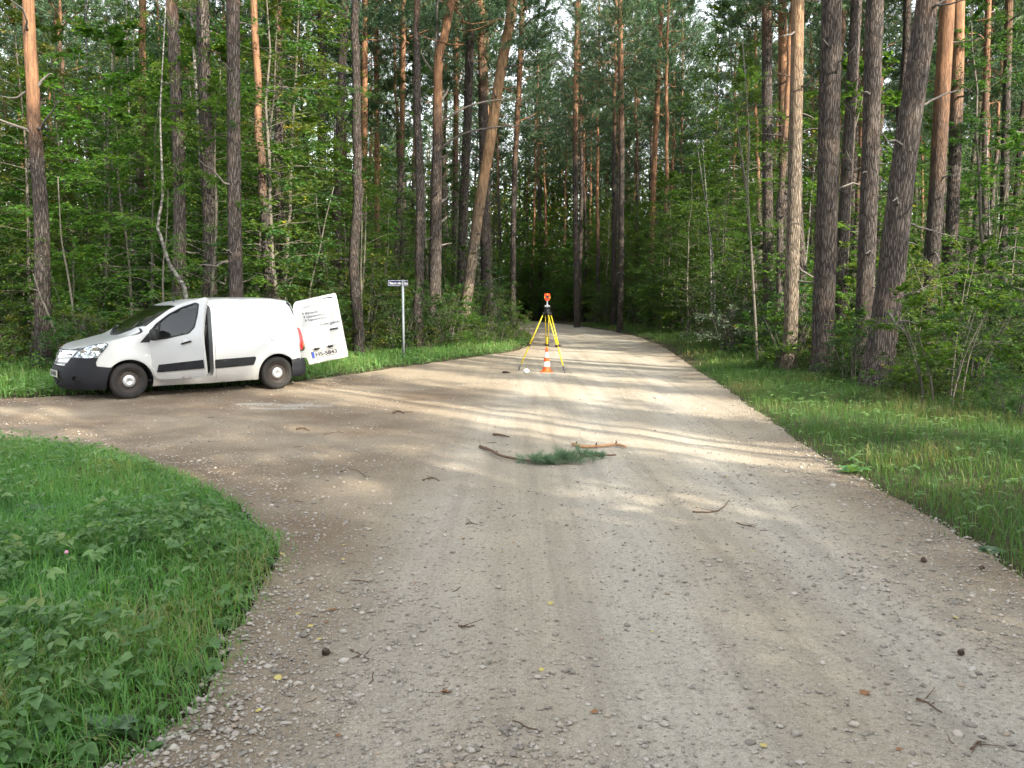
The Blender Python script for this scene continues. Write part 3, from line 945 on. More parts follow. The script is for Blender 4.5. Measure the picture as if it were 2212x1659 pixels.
        F = np.stack([i * n + j, i * n + j + 1, (i + 1) * n + j + 1, (i + 1) * n + j], -1).reshape(-1, 4)
        g_.add(V, F[:, ::k]); tl = g_.obj('tail_lamp', M_LAMP_RED, van, True)
        y = .905 - float(side_inset(.84)) - .02
        g2 = Geo(); g2.box(L(4.2, k * (y - .01), .85), (.05, .02, .09)); g2.obj('indicator_lens', M_LAMP_AMBER, tl)

    # ---- wheels
    for cx_ in (.93, 3.66):
        for k in (1, -1):
            c = L(cx_, k * .80, .318)
            ax = (0, k, 0)
            ri = Geo(); ri.lathe([(.20, -.12), (.205, .03), (.212, .055), (.205, .062), (.195, .05), (.185, .022), (.168, .012), (.13, .030), (.10, .038), (.075, .040), (.01, .04)], c, ax, 40)
            wheel = ri.obj('wheel', M_RIM, van, True)
            ty = Geo(); ty.lathe([(.205, -.13), (.26, -.145), (.30, -.13), (.316, -.09), (.319, -.03), (.316, .035), (.302, .068), (.262, .082), (.225, .074), (.205, .055), (.2, .03)], c, ax, 56)
            tyo = ty.obj('tyre', M_TYRE, wheel, True)
            for r_ in (.300, .2985): pass
            for h in range(16):
                t = 2 * math.pi * h / 16
                p = c + np.array([math.cos(t) * .152, k * .0225, math.sin(t) * .152])
                hg = Geo(); hg.lathe([(.014, 0), (.0135, -.003), (.001, -.003)], p, (0, k, 0), 10)
                hg.obj('rim_hole', M_GRILLE, wheel)
            cp = Geo(); cp.lathe([(.108, .03), (.106, .052), (.098, .060), (.07, .066), (.035, .068), (.033, .064), (.001, .064)], c, ax, 32)
            cap = cp.obj('hub_cap', M_CAP, wheel, True)
            for h in range(8):
                t = 2 * math.pi * h / 8
                p = c + np.array([math.cos(t) * .086, k * .0615, math.sin(t) * .086])
                bg = Geo(); bg.lathe([(.006, 0), (.005, .004), (.001, .004)], p, ax, 6); bg.obj('bolt', M_RIM, cap)
            # arch liner
            li = Geo()
            th = np.linspace(-.2, math.pi + .2, 18)
            V = []
            for y in (.20, .86):
                V += [L(cx_ + .39 * math.cos(t), k * y, .30 + .39 * math.sin(t)) for t in th]
            n = len(th); idx = np.arange(n - 1)
            li.add(V, np.stack([idx, idx + 1, idx + n + 1, idx + n], 1))
            V2 = [L(cx_, k * .20, .30)] + [L(cx_ + .39 * math.cos(t), k * .20, .30 + .39 * math.sin(t)) for t in th]
            li.add(V2, np.stack([np.zeros(n - 1, int), idx + 1, idx + 2], 1))
            li.obj('arch_liner', M_BLACK, van, True)
    # ---- underside, cabin
    un = Geo(); un.box(L(2.3, 0, .235), (1.75, 1.62, .06)); un.box(L(2.15, 0, .22), (3.7, 1.0, .08)); un.box(L(4.08, 0, .33), (.2, 1.5, .1)); un.box(L(.42, 0, .25), (.4, 1.3, .06))
    un.obj('underbody', M_BLACK, van)
    it = Geo(); it.box(L(1.9, 0, .30), (1.2, 1.55, .04)); it.obj('cabin_floor', M_TRIM, van)
    da = Geo(); da.add(np.array([L(x, y, z) for y in (-.72, .72) for x, z in ((.98, .5), (.98, 1.06), (1.30, 1.08), (1.42, .98), (1.36, .55))]),
                       [np.array([(i, (i + 1) % 5, 5 + (i + 1) % 5, 5 + i) for i in range(5)]), np.array([(0, 2, 1), (0, 3, 2), (0, 4, 3), (5, 6, 7), (5, 7, 8), (5, 8, 9)])])
    da.obj('dashboard', M_TRIM, van)
    bk = Geo(); bk.box(L(2.47, 0, .98), (.03, 1.50, 1.30)); bk.obj('bulkhead', M_TRIM, van)
    for y in (.36, -.36):
        st = Geo(); st.box(L(1.98, y, .60), (.50, .50, .16)); st.box(L(1.98, y, .42), (.40, .44, .2))
        seat = st.obj('seat', M_SEAT, van)
        rt = np.array(Matrix.Rotation(R(-14), 3, 'Y'))
        bb = Geo(); bb.box(L(2.27, y, .96), (.15, .48, .66), rt); bb.obj('backrest', M_SEAT, seat)
        hh = Geo(); hh.box(L(2.36, y, 1.40), (.10, .26, .18), rt); hh.obj('headrest', M_SEAT, seat)
    sw = Geo(); cc = L(1.52, .36, 1.02); axw = np.array([-.86, 0, .5]); u = np.array([.5, 0, .86])
    ring = [cc + .18 * (math.cos(t) * np.array([0, 1, 0]) + math.sin(t) * u) for t in np.linspace(0, 2 * math.pi, 25)]
    sw.tube(ring, .014, 6, False); sw.tube([cc, cc - axw * .2], [.05, .03], 8); sw.tube([ring[0], ring[12]], .02, 6)
    sw.obj('steering_wheel', M_BLACK, van, True)
    rw = Geo()
    wl_ = np.array([(1.36, 1.03), (1.37, 1.17), (1.5, 1.31), (1.74, 1.455), (1.98, 1.555), (2.22, 1.605), (2.29, 1.58), (2.28, 1.42), (2.23, 1.20), (2.12, 1.11), (1.69, 1.04)])
    panel(rw, [np.stack([sx(wl_[:, 0]), wl_[:, 1]], 1)], lambda s, z: hull(s, z) * np.array([1, -1, 1]), .05, off=.003, thick=0)
    rw.obj('side_window', M_BLACK, van, True)

    # ---- the open front door
    hp = L(1.315, .875, .6)
    rot = np.array(Matrix.Rotation(R(-52), 3, Vector((0, -.085, 1)).normalized()))
    XF = (rot, hp - rot @ hp)
    win = np.array([(1.36, 1.03), (1.35, 1.17), (1.48, 1.305), (1.72, 1.455), (1.96, 1.555), (2.22, 1.615), (2.295, 1.59), (2.285, 1.42), (2.235, 1.20), (2.13, 1.105), (1.69, 1.04)])
    DOORP = DOOR.copy(); DOORP[9:14] = [(2.43, 1.5), (2.455, 1.66), (2.445, 1.715), (2.26, 1.685), (2.0, 1.62)]
    c = DOOR.mean(0); dsh = DOORP + (c - DOORP) / np.linalg.norm(c - DOORP, axis=1)[:, None] * .007
    to_s = lambda l: np.stack([sx(l[:, 0]), l[:, 1]], 1)
    wr = rounded(win, .03, 3)
    d_ = Geo(); panel(d_, [to_s(rounded(dsh, .03, 2)), to_s(wr)], hull, .05, off=.001, thick=.055, hole_thick=.03, xf=XF)
    door = d_.obj('front_door', M_WHITE, van, True)
    tr = Geo(); panel(tr, [to_s(rounded(c + (dsh - c) * .985, .03, 2)), to_s(wr)], hull, .06, off=-.05, thick=0, xf=XF); tr.obj('door_lining', M_TRIM, door, True)
    wc = win.mean(0)
    sl = Geo(); panel(sl, [to_s(rounded(wc + (win - wc) * 1.045, .03, 3)), to_s(rounded(wc + (win - wc) * .95, .03, 3))], hull, .05, off=.005, thick=.012, xf=XF); sl.obj('window_seal', M_BLACK, door, True)
    gq = Geo(); panel(gq, [to_s(wr)], hull, .06, off=-.012, thick=0, xf=XF); gq.obj('side_window', M_GLASS, door, True)
    dv = Geo(); panel(dv, [to_s(np.array([(1.495, 1.03), (1.53, 1.03), (1.545, 1.345), (1.51, 1.325)]))], hull, .05, off=.002, thick=.02, xf=XF); dv.obj('window_divider', M_BLACK, door, True)
    side_part('side_stripe', [(1.43, .452), (1.485, .585), (2.37, .628), (2.372, .478)], M_STRIPE, .021, .03, door, xf=XF)
    dc = Geo(); panel(dc, [to_s(np.array([(2.07 + .062 * math.cos(t), .955 + .05 * math.sin(t)) for t in np.linspace(0, 2 * math.pi, 18, endpoint=False)]))], hull, .03, off=.0025, thick=.0, xf=XF)
    dh = dc.obj('handle_dish', M_SILVER, door, True)
    hl_ = Geo(); hs = hull(sx(np.linspace(1.975, 2.175, 9)), np.linspace(.925, .965, 9), .03); hs[0] -= np.array([0, .02, 0]); hs[-1] -= np.array([0, .02, 0])
    hl_.tube(hs @ rot.T + XF[1], [.010, .014, .015, .015, .016, .016, .016, .015, .012], 8); hl_.obj('door_handle', M_BLACK, door, True)
    # mirror
    mg = bmesh.new(); bmesh.ops.create_uvsphere(mg, u_segments=20, v_segments=14, radius=1)
    for v in mg.verts:
        p = np.array(v.co); p = np.sign(p) * np.abs(p) ** .62
        q = L(1.53, 1.01, 1.12) + p * np.array([.07, .10, .105]) + np.array([-.02 * p[1], 0, 0])
        v.co = Vector(rot @ q + XF[1])
    me = bpy.data.meshes.new('mirror'); mg.to_mesh(me); mg.free()
    me.polygons.foreach_set('use_smooth', np.ones(len(me.polygons), bool)); me.materials.append(M_BLACK)
    link('mirror', me, door)
    ma = Geo(); ma.tube([rot @ L(1.42, .86, 1.05) + XF[1], rot @ L(1.50, .98, 1.08) + XF[1]], .03, 8); ma.obj('mirror_arm', M_BLACK, door, True)

    # ---- the open rear door
    lean = R(9.5)
    e2 = np.array([math.sin(lean), -.05, math.cos(lean)]); e2 /= np.linalg.norm(e2)
    e1c = np.array([0, -1.0, 0]); e1c -= e2 * (e1c @ e2); e1c /= np.linalg.norm(e1c)
    rear = np.cross(e2, e1c); rear *= np.sign(-rear[0])
    th = R(112)
    e1 = math.cos(th) * e1c + math.sin(th) * rear
    e3 = math.cos(th) * rear - math.sin(th) * e1c
    O = L(4.16, .855, .48)
    def dmap(a, b_, extra=0.0):
        a = np.asarray(a, float); b_ = np.asarray(b_, float)
        rec = np.array([(.14, .58), (.13, .72), (.17, .99), (.24, 1.09), (.78, 1.12), (.80, .9), (.80, .62), (.74, .545), (.22, .52)])
        q = np.stack([a, b_], 1); dep = np.zeros(len(q))
        ins = in_poly(q, rec)
        if ins.any(): dep[ins] = -.016 * np.clip(dist_poly(q[ins], rec) / .03, 0, 1)
        pr = np.array([(.20, .165), (.24, .235), (.80, .255), (.82, .22), (.82, .045), (.24, .03)]); ins = in_poly(q, pr)
        if ins.any(): dep[ins] += -.022 * np.clip(dist_poly(q[ins], pr) / .02, 0, 1)
        bow = -.05 * ((a - .45) / .5) ** 2 - .03 * ((b_ - .5) / .6) ** 2 - .05 * np.clip((b_ - .75) / .5, 0, 1) ** 2
        return O + a[:, None] * e1 + b_[:, None] * e2 + (bow + dep + extra)[:, None] * e3
    dout = rounded([(.02, .71), (.06, 1.06), (.085, 1.17), (.14, 1.22), (.93, 1.255), (.945, 1.22), (.945, -.03), (.93, -.045), (.17, -.06), (.15, -.04), (.125, .09), (.03, .10), (.0, .13), (.0, .235), (.10, .235), (.135, .29), (.125, .40), (.09, .56), (.075, .70)], .02, 3)
    ex = np.vstack([inset_points(np.array([(.14, .58), (.13, .72), (.17, .99), (.24, 1.09), (.78, 1.12), (.80, .9), (.80, .62), (.74, .545), (.22, .52)]), (-.01, .001, .015, .032), .03),
                    inset_points(np.array([(.20, .165), (.24, .235), (.80, .255), (.82, .22), (.82, .045), (.24, .03)]), (-.01, .001, .012, .022), .03)])
    r_ = Geo(); panel(r_, [dout], lambda a, b_: dmap(a, b_), .04, thick=.05, flip=float(np.sign(np.cross(e1, e2) @ e3)), extra=ex)
    # inner skin
    panel(r_, [dout], lambda a, b_: dmap(a, b_, -.0) - .05 * e3, .08, thick=0, flip=-float(np.sign(np.cross(e1, e2) @ e3)))
    rd = r_.obj('rear_door', M_WHITE, van, True)
    def onto(a, b_, out): return dmap(np.array([a]), np.array([b_]))[0] + e3 * out
    hd = Geo(); hd.box(onto(.765, .565, .03) , (.17, .022, .028), np.stack([e1, e3, e2], 1)); hd.box(onto(.70, .565, .012), (.02, .03, .02), np.stack([e1, e3, e2], 1)); hd.box(onto(.83, .565, .012), (.02, .03, .02), np.stack([e1, e3, e2], 1))
    hd.obj('door_handle', M_BLACK, rd)
    sl = Geo(); sl.box(onto(.77, 1.19, .005), (.19, .012, .018), np.stack([e1, e3, e2], 1)); sl.obj('brake_light', M_GRILLE, rd)
    for a_ in (.36, .63):
        pb = Geo(); pb.box(onto(a_, .232, .012), (.10, .03, .04), np.stack([e1, e3, e2], 1)); pb.obj('plate_light', M_BLACK, rd)
    sgn = e1
    pf = (onto(.25, .06, .0) + e3 * .014, e1, e2, e3)
    pm = (onto(.25, .06, .0) + onto(.77, .06, .0)) / 2
    pO = onto(.50, .115, .012) - e1 * .26 - e2 * .057
    fr_ = (pO, e1, e2, e3)
    g_ = Geo(); quad_panel(g_, fr_, [(-.008, -.008), (.528, -.008), (.528, .122), (-.008, .122)], thick=.012); pl_ = g_.obj('number_plate', M_INK, rd)
    g_ = Geo(); quad_panel(g_, fr_, [(0, 0), (.52, 0), (.52, .114), (0, .114)], off=.003, thick=.0); g_.obj('plate_face', M_PLATE, pl_)
    g_ = Geo(); quad_panel(g_, fr_, [(.003, .003), (.048, .003), (.048, .111), (.003, .111)], off=.006, thick=.0); g_.obj('plate_band', M_BLUE, pl_)
    place_text('plate_lettering', 'HS-5843', .105, (pO + e1 * .065 + e2 * .022 + e3 * .006, e1, e2, e3), pl_, M_INK, .43, .001, bold=.0034)
    # vinyl lettering
    up = e2 * 1.0
    lines = [('Mērniecība', .215, .935, .26), ('Lāzerskenēšana', .23, .865, .36), ('Topouzmērīšana', .245, .795, .36)]
    for s_, a_, b_, w_ in lines:
        tri = Geo(); tri.add([onto(a_, b_, .004), onto(a_, b_ + .05, .004), onto(a_ + .03, b_ + .025, .004)], np.array([(0, 2, 1)])); tri.obj('arrow_mark', M_INK, rd)
        place_text('lettering', s_, .066, None, rd, M_INKGREY, w_, .0008, bold=.0015, bend=lambda co, a_=a_, b_=b_: dmap(co[:, 0] + a_ + .05, co[:, 1] + b_, co[:, 2] + .004))
    place_text('lettering', 'www.geode', .085, None, rd, M_INKGREY, .42, .0008, bold=.002, bend=lambda co: dmap(co[:, 0] + .50, co[:, 1] + .665, co[:, 2] + .004))
    return van

VAN = build_van()
# ================================================================== foliage materials
def leaf_mat(name, stops, trans=.45, rough=.55, obj_var=.25):
    m, nt, out = material(name)
    at = node(nt, 'ShaderNodeAttribute', attribute_name='tint')
    oi = node(nt, 'ShaderNodeObjectInfo')
    r = ramp(nt, stops); nt.links.new(at.outputs['Fac'], r.inputs[0])
    hs = node(nt, 'ShaderNodeHueSaturation')
    v = math_node(nt, 'MULTIPLY_ADD', oi.outputs['Random'], obj_var); nt.nodes[-1].inputs[2].default_value = 1 - obj_var / 2
    nt.links.new(v, hs.inputs['Value'])
    hv = math_node(nt, 'MULTIPLY_ADD', oi.outputs['Random'], .035); nt.nodes[-1].inputs[2].default_value = .4825
    nt.links.new(hv, hs.inputs['Hue']); nt.links.new(r.outputs[0], hs.inputs['Color'])
    p = node(nt, 'ShaderNodeBsdfPrincipled'); p.inputs['Roughness'].default_value = rough; p.inputs['Specular IOR Level'].default_value = .35
    nt.links.new(hs.outputs[0], p.inputs['Base Color'])
    t = node(nt, 'ShaderNodeBsdfTranslucent')
    tcol = mixc(nt, 1.0, hs.outputs[0], (1.25, 1.30, .62), 'MULTIPLY'); nt.links.new(tcol, t.inputs[0])
    mx = node(nt, 'ShaderNodeMixShader'); mx.inputs[0].default_value = trans
    nt.links.new(p.outputs[0], mx.inputs[1]); nt.links.new(t.outputs[0], mx.inputs[2]); nt.links.new(mx.outputs[0], out.inputs['Surface'])
    return m

M_LEAF = leaf_mat('broad_leaves', [(0, (.045, .100, .020)), (.35, (.072, .155, .028)), (.7, (.110, .195, .034)), (.95, (.170, .225, .038)), (1, (.38, .29, .03))], .52)
M_LEAF_Y = leaf_mat('yellowing_leaves', [(0, (.055, .095, .022)), (.4, (.090, .140, .028)), (.75, (.150, .175, .032)), (1, (.40, .28, .03))])
M_LEAF_D = leaf_mat('dark_leaves', [(0, (.034, .070, .022)), (.5, (.056, .115, .032)), (.9, (.082, .148, .038)), (1, (.16, .17, .03))])
M_LEAF_S = leaf_mat('silvery_leaves', [(0, (.09, .13, .09)), (.5, (.14, .19, .13)), (1, (.24, .30, .22))], .25, .5)
M_NEEDLE = leaf_mat('pine_needles', [(0, (.032, .066, .034)), (.5, (.054, .105, .048)), (1, (.092, .145, .056))], .25, .5)
M_GRASS = leaf_mat('grass', [(0, (.075, .175, .046)), (.4, (.122, .260, .070)), (.75, (.170, .315, .085)), (.93, (.18, .25, .08)), (1, (.28, .27, .13))], .5)
M_WEED = leaf_mat('weed_leaves', [(0, (.074, .172, .060)), (.5, (.125, .260, .095)), (.85, (.185, .320, .125)), (1, (.22, .30, .10))], .45, .5)
M_DRYGRASS = leaf_mat('thin_grass', [(0, (.048, .110, .026)), (.45, (.075, .155, .036)), (.75, (.115, .175, .046)), (1, (.24, .20, .095))], .45)

def bark_mat(name='pine_bark', low=((.030, .025, .022), (.105, .090, .080)), high=((.115, .066, .042), (.27, .145, .078))):
    m, nt, out = material(name)
    p = node(nt, 'ShaderNodeBsdfPrincipled'); p.inputs['Roughness'].default_value = .9; p.inputs['Specular IOR Level'].default_value = .15
    tc = node(nt, 'ShaderNodeTexCoord'); co = tc.outputs['Object']
    at = node(nt, 'ShaderNodeAttribute', attribute_name='orange'); oi = node(nt, 'ShaderNodeObjectInfo')
    mp = node(nt, 'ShaderNodeMapping'); mp.inputs['Scale'].default_value = (1, 1, .13); nt.links.new(co, mp.inputs[0])
    n0 = noise_tex(nt, mp.outputs[0], 9, 4, .6)
    wob = node(nt, 'ShaderNodeVectorMath', operation='MULTIPLY_ADD'); wob.inputs[1].default_value = (.09, .09, .09)
    cmb = node(nt, 'ShaderNodeCombineXYZ')
    for k in range(3): nt.links.new(n0, cmb.inputs[k])
    nt.links.new(cmb.outputs[0], wob.inputs[0]); nt.links.new(mp.outputs[0], wob.inputs[2])
    v = node(nt, 'ShaderNodeTexVoronoi', feature='DISTANCE_TO_EDGE'); v.inputs['Scale'].default_value = 30; nt.links.new(wob.outputs[0], v.inputs['Vector'])
    fis = ramp(nt, [(.0, .0), (.22, 1.0)]); nt.links.new(v.outputs['Distance'], fis.inputs[0])
    n1 = noise_tex(nt, co, 3.2, 5, .6); n2 = noise_tex(nt, co, 45, 4, .7)
    plate = mixc(nt, n2, tuple(np.array(low[1]) * .65), tuple(np.array(low[1]) * 1.25))
    lich = ramp(nt, [(.58, 0.0), (.72, .5)]); nt.links.new(n1, lich.inputs[0])
    plate = mixc(nt, lich.outputs[0], plate, (.185, .19, .16))
    lowc = mixc(nt, fis.outputs[0], low[0], plate)
    flake = ramp(nt, [(.36, 0.0), (.62, 1.0)]); nt.links.new(noise_tex(nt, mp.outputs[0], 16, 5, .7), flake.inputs[0])
    highc = mixc(nt, flake.outputs[0], high[0], high[1])
    om = math_node(nt, 'ADD', at.outputs['Fac'], math_node(nt, 'MULTIPLY', math_node(nt, 'SUBTRACT', n1, .5), .9), True)
    c = mixc(nt, om, lowc, highc)
    hs = node(nt, 'ShaderNodeHueSaturation'); nt.links.new(c, hs.inputs['Color'])
    vv = math_node(nt, 'MULTIPLY_ADD', oi.outputs['Random'], .4); nt.nodes[-1].inputs[2].default_value = .8; nt.links.new(vv, hs.inputs['Value'])
    nt.links.new(hs.outputs[0], p.inputs['Base Color'])
    h = math_node(nt, 'ADD', math_node(nt, 'MULTIPLY', fis.outputs[0], math_node(nt, 'SUBTRACT', 1.15, om)), math_node(nt, 'MULTIPLY', n2, .35))
    b = node(nt, 'ShaderNodeBump'); b.inputs['Distance'].default_value = .035; b.inputs['Strength'].default_value = .9
    nt.links.new(h, b.inputs['Height']); nt.links.new(b.outputs[0], p.inputs['Normal'])
    nt.links.new(p.outputs[0], out.inputs['Surface'])
    return m

def birch_mat():
    m, nt, out = material('birch_bark')
    p = node(nt, 'ShaderNodeBsdfPrincipled'); p.inputs['Roughness'].default_value = .7
    tc = node(nt, 'ShaderNodeTexCoord'); co = tc.outputs['Object']
    n = noise_tex(nt, co, 2.2, 5, .7, 0, (3, 3, 7)); r = ramp(nt, [(.44, (.035, .03, .027)), (.60, (.20, .19, .17)), (1, (.40, .39, .36))]); nt.links.new(n, r.inputs[0])
    nt.links.new(r.outputs[0], p.inputs['Base Color']); nt.links.new(p.outputs[0], out.inputs['Surface'])
    return m
M_PINE = bark_mat()
M_SUNLITPINE = bark_mat('sunlit_pine_bark', ((.085, .068, .052), (.235, .195, .150)), ((.15, .09, .05), (.36, .23, .13)))  # pine bark lightened to put the sunlight into the colour of two trunks
M_TWIG = simple_mat('twig_bark', (.085, .075, .062), .9, var=.4, var_scale=12, bump=.3)
M_STEM = simple_mat('pale_stem_bark', (.095, .085, .066), .9, var=.45, var_scale=10, bump=.3)
M_BIRCH = birch_mat()
M_DEAD = simple_mat('dead_branch_bark', (.10, .088, .078), .95, var=.4, var_scale=14, bump=.3)

# ================================================================== foliage geometry
def leaf_cards(pos, dirv, nrm, length, width, fold=.18, tint=None):
    """pointed leaves, two triangles each, creased along the midrib"""
    n = len(pos)
    d = dirv / (np.linalg.norm(dirv, axis=1)[:, None] + 1e-9)
    w = np.cross(nrm, d); w /= np.linalg.norm(w, axis=1)[:, None] + 1e-9
    up = np.cross(d, w)
    L_, W_ = np.broadcast_to(length, n)[:, None], np.broadcast_to(width, n)[:, None]
    mid = pos + d * L_ * .45
    V = np.stack([pos, mid - w * W_ * .5 + up * W_ * fold, pos + d * L_, mid + w * W_ * .5 + up * W_ * fold], 1)
    k = np.arange(n)[:, None] * 4
    F = np.concatenate([k + np.array([0, 1, 2]), k + np.array([0, 2, 3])])
    t = RNG.random(n) if tint is None else tint
    return V.reshape(-1, 3), F, np.repeat(t, 4)

def blades(pos, h, w, yaw, lean, tint):
    n = len(pos)
    dx = np.stack([np.cos(yaw), np.sin(yaw), np.zeros(n)], 1); sxv = np.stack([-np.sin(yaw), np.cos(yaw), np.zeros(n)], 1)
    up = np.array([0, 0, 1.0]); h, w, lean = h[:, None], w[:, None], lean[:, None]
    m = pos + up * h * .5 + dx * lean * h * .14
    m2 = pos + up * h * (.86 - .12 * lean) + dx * lean * h * .46
    t = pos + up * h * (1.05 - .45 * lean) + dx * lean * h * 1.0
    V = np.stack([pos - sxv * w, pos + sxv * w, m - sxv * w * .9, m + sxv * w * .9, m2 - sxv * w * .6, m2 + sxv * w * .6, t], 1)
    k = np.arange(n)[:, None] * 7
    F = np.concatenate([k + np.array(q) for q in ((0, 1, 3), (0, 3, 2), (2, 3, 5), (2, 5, 4), (4, 5, 6))])
    return V.reshape(-1, 3), F, np.repeat(tint, 7)

def unit(v): return v / (np.linalg.norm(v) + 1e-9)

def sprays(rs, starts, dirs, lens, n_leaf, leaf_len, leaf_w, droop=.25, flat=.35, tint_bias=0.0, tint_spread=.5):
    """flat twigs with leaves left and right"""
    P, D, N, Ls, T = [], [], [], [], []
    for s, d, l in zip(starts, dirs, lens):
        d = unit(d)
        side = unit(np.cross(d, np.array([0, 0, 1.0])) + 1e-6)
        t0 = np.clip(tint_bias + rs.normal(0, .16), 0, 1)
        k = np.arange(n_leaf); f = (k + 1) / n_leaf
        p = s + d * (f * l)[:, None] + np.array([0, 0, -1.0]) * (droop * l * f * f)[:, None] + rs.normal(0, .02, (n_leaf, 3))
        sg = np.where(k % 2 == 0, 1, -1)[:, None]
        dv = d * .75 + side * sg * .8 + rs.normal(0, .22, (n_leaf, 3)) + np.array([0, 0, -.15])
        nv = np.array([0, 0, 1.0]) + rs.normal(0, flat, (n_leaf, 3))
        P.append(p); D.append(dv); N.append(nv); Ls.append(leaf_len * rs.uniform(.6, 1.15, n_leaf)); T.append(np.clip(t0 + rs.normal(0, tint_spread * .3, n_leaf), 0, 1))
    P, D, N, Ls, T = (np.concatenate(q) for q in (P, D, N, Ls, T))
    return leaf_cards(P, D, N, Ls, Ls * leaf_w, .15, T)

def broadleaf_proto(seed, H=9.0, r0=.07, lo=.18, spread=2.0, n_br=46, n_tw=7, n_leaf=14, leaf_len=.085, leaf_w=.62, stems=1, droop=.2, bend=.5, top=.55, tint=.35, rise=.45, flat=.35):
    rs = np.random.default_rng(seed)
    wood = Geo(); S, D, L_ = [], [], []
    for st in range(stems):
        a0 = rs.uniform(0, 6.28); hh = H * rs.uniform(.75, 1.0) if stems > 1 else H
        off = np.array([math.cos(a0), math.sin(a0), 0]) * (.0 if stems == 1 else rs.uniform(.05, .3))
        lean = np.array([math.cos(a0), math.sin(a0), 0]) * (bend if stems > 1 else bend * .5) * hh * .25
        t = np.linspace(0, 1, 9)
        sp = off + np.stack([np.zeros(9), np.zeros(9), t * hh], 1) + lean * (t ** 1.6)[:, None] + np.cumsum(rs.normal(0, .022 * hh / 4, (9, 3)), 0) * np.array([1, 1, .2]) * (t > 0)[:, None]
        sp[0] = off; sp[0, 2] = -.12
        rr = r0 * (1 - .88 * t)
        wood.tube(sp, rr, 6, False)
        nb = max(3, n_br // stems)
        for b in range(nb):
            f = lo + (1 - lo) * (b + rs.uniform(0, 1)) / nb
            p = np.array([np.interp(f, t, sp[:, k]) for k in range(3)])
            az = b * 2.4 + rs.uniform(-.5, .5) + seed
            shape = math.sin(math.pi * min(1, (f - lo) / (1 - lo) * .8 + .18)) ** .7
            bl = spread * (.35 + .65 * shape) * rs.uniform(.6, 1.15) * (1 if f < .92 else .6)
            d = np.array([math.cos(az), math.sin(az), rise * rs.uniform(.3, 1.3) + (f > .9) * .8])
            tt = np.linspace(0, 1, 5)
            bp = p + unit(d) * (bl * tt)[:, None] + np.array([0, 0, -1.0]) * (droop * bl * tt ** 2)[:, None] + np.cumsum(rs.normal(0, .03 * bl, (5, 3)), 0) * (tt > 0)[:, None]
            br = np.interp(f, t, rr) * .30
            wood.tube(bp, np.maximum(br * (1 - .85 * tt), .003), 4, False)
            for w_ in range(n_tw):
                g_ = rs.uniform(.25, 1.0)
                q = np.array([np.interp(g_, tt, bp[:, k]) for k in range(3)])
                dd = unit(bp[-1] - bp[0]) + rs.normal(0, .55, 3) * np.array([1, 1, .45])
                S.append(q); D.append(dd); L_.append(bl * rs.uniform(.25, .5))
    V, F, T = sprays(rs, S, D, L_, n_leaf, leaf_len, leaf_w, droop, flat, tint)
    return wood, (V, F, T)

def pine_crown(rs, H, z0, spread, n_br, tufts, spine, rad, needle=.17, nn=20):
    """limbs and needle tufts round the upper part of a spine; spine(f) gives the point at fraction f"""
    wood = Geo(); C, A = [], []
    for b in range(n_br):
        f = z0 + (1 - z0) * ((b + rs.random()) / n_br)
        g_ = (f - z0) / (1 - z0)
        p = spine(f); az = b * 2.4 + rs.uniform(-.6, .6)
        bl = spread * (.55 + .75 * math.sin(math.pi * min(1, g_ * .75 + .22))) * rs.uniform(.55, 1.1) * (1.0 if g_ < .85 else .55)
        d = np.array([math.cos(az), math.sin(az), rs.uniform(-.05, .35) + .5 * g_])
        t = np.linspace(0, 1, 6)
        bp = p + unit(d) * (bl * t)[:, None] + np.array([0, 0, 1.0]) * ((rs.uniform(-.05, .22)) * bl * t ** 2)[:, None] + np.cumsum(rs.normal(0, .045 * bl, (6, 3)), 0) * (t > 0)[:, None]
        wood.tube(bp, np.maximum(rad(f) * .42 * (1 - .85 * t), .006), 4, False, a=1.0)
        for k in range(tufts):
            g2_ = rs.uniform(.30, 1.02) ** .8
            q = np.array([np.interp(g2_, t, bp[:, j]) for j in range(3)])
            o = rs.normal(0, 1, 3) * np.array([.26, .26, .15]) * bl * .5 * (.5 + g2_)
            C.append(q + o); A.append(unit(unit(d) * .8 + unit(o + 1e-6) * .7 + np.array([0, 0, .5])))
    C, A = np.array(C), np.array(A)
    m = len(C)
    # needle bundles: thin triangles fanned round each shoot
    P = np.repeat(C, nn, 0); ax = np.repeat(A, nn, 0)
    j = rs.normal(0, .75, (m * nn, 3))
    dv = ax + j; dv /= np.linalg.norm(dv, axis=1)[:, None]
    P = P + ax * rs.uniform(-.16, .16, (m * nn, 1)) + rs.normal(0, .03, (m * nn, 3))
    sd = np.cross(dv, rs.normal(0, 1, (m * nn, 3))); sd /= np.linalg.norm(sd, axis=1)[:, None] + 1e-9
    ln = needle * rs.uniform(.7, 1.3, (m * nn, 1)); wd = .017 * rs.uniform(.7, 1.3, (m * nn, 1))
    V = np.stack([P - sd * wd, P + sd * wd, P + dv * ln], 1).reshape(-1, 3)
    F = np.arange(m * nn * 3).reshape(-1, 3)
    tb = np.repeat(np.clip(rs.normal(.45, .22, m), 0, 1), nn * 3)
    return wood, (V, F, tb)

def trunk_geo(rs, spine_pts, radii, sides, orange, rough=.05):
    """a trunk whose radius wanders, flared at the foot"""
    P = np.asarray(spine_pts); m = len(P)
    th = np.linspace(0, 2 * math.pi, sides, endpoint=False)
    rr = np.asarray(radii)[:, None] * (1 + rough * (fbm(np.cos(th)[None, :] * 2.2 + 9 + 0 * P[:, 2:3], P[:, 2:3] * 1.1 + np.sin(th)[None, :] * 2.2 + 50, int(rs.integers(1, 900)), 4) - .5) * 2)
    V, F = tube(P, rr, sides)
    g = Geo(); g.add(V, F, np.repeat(orange, sides))
    return g

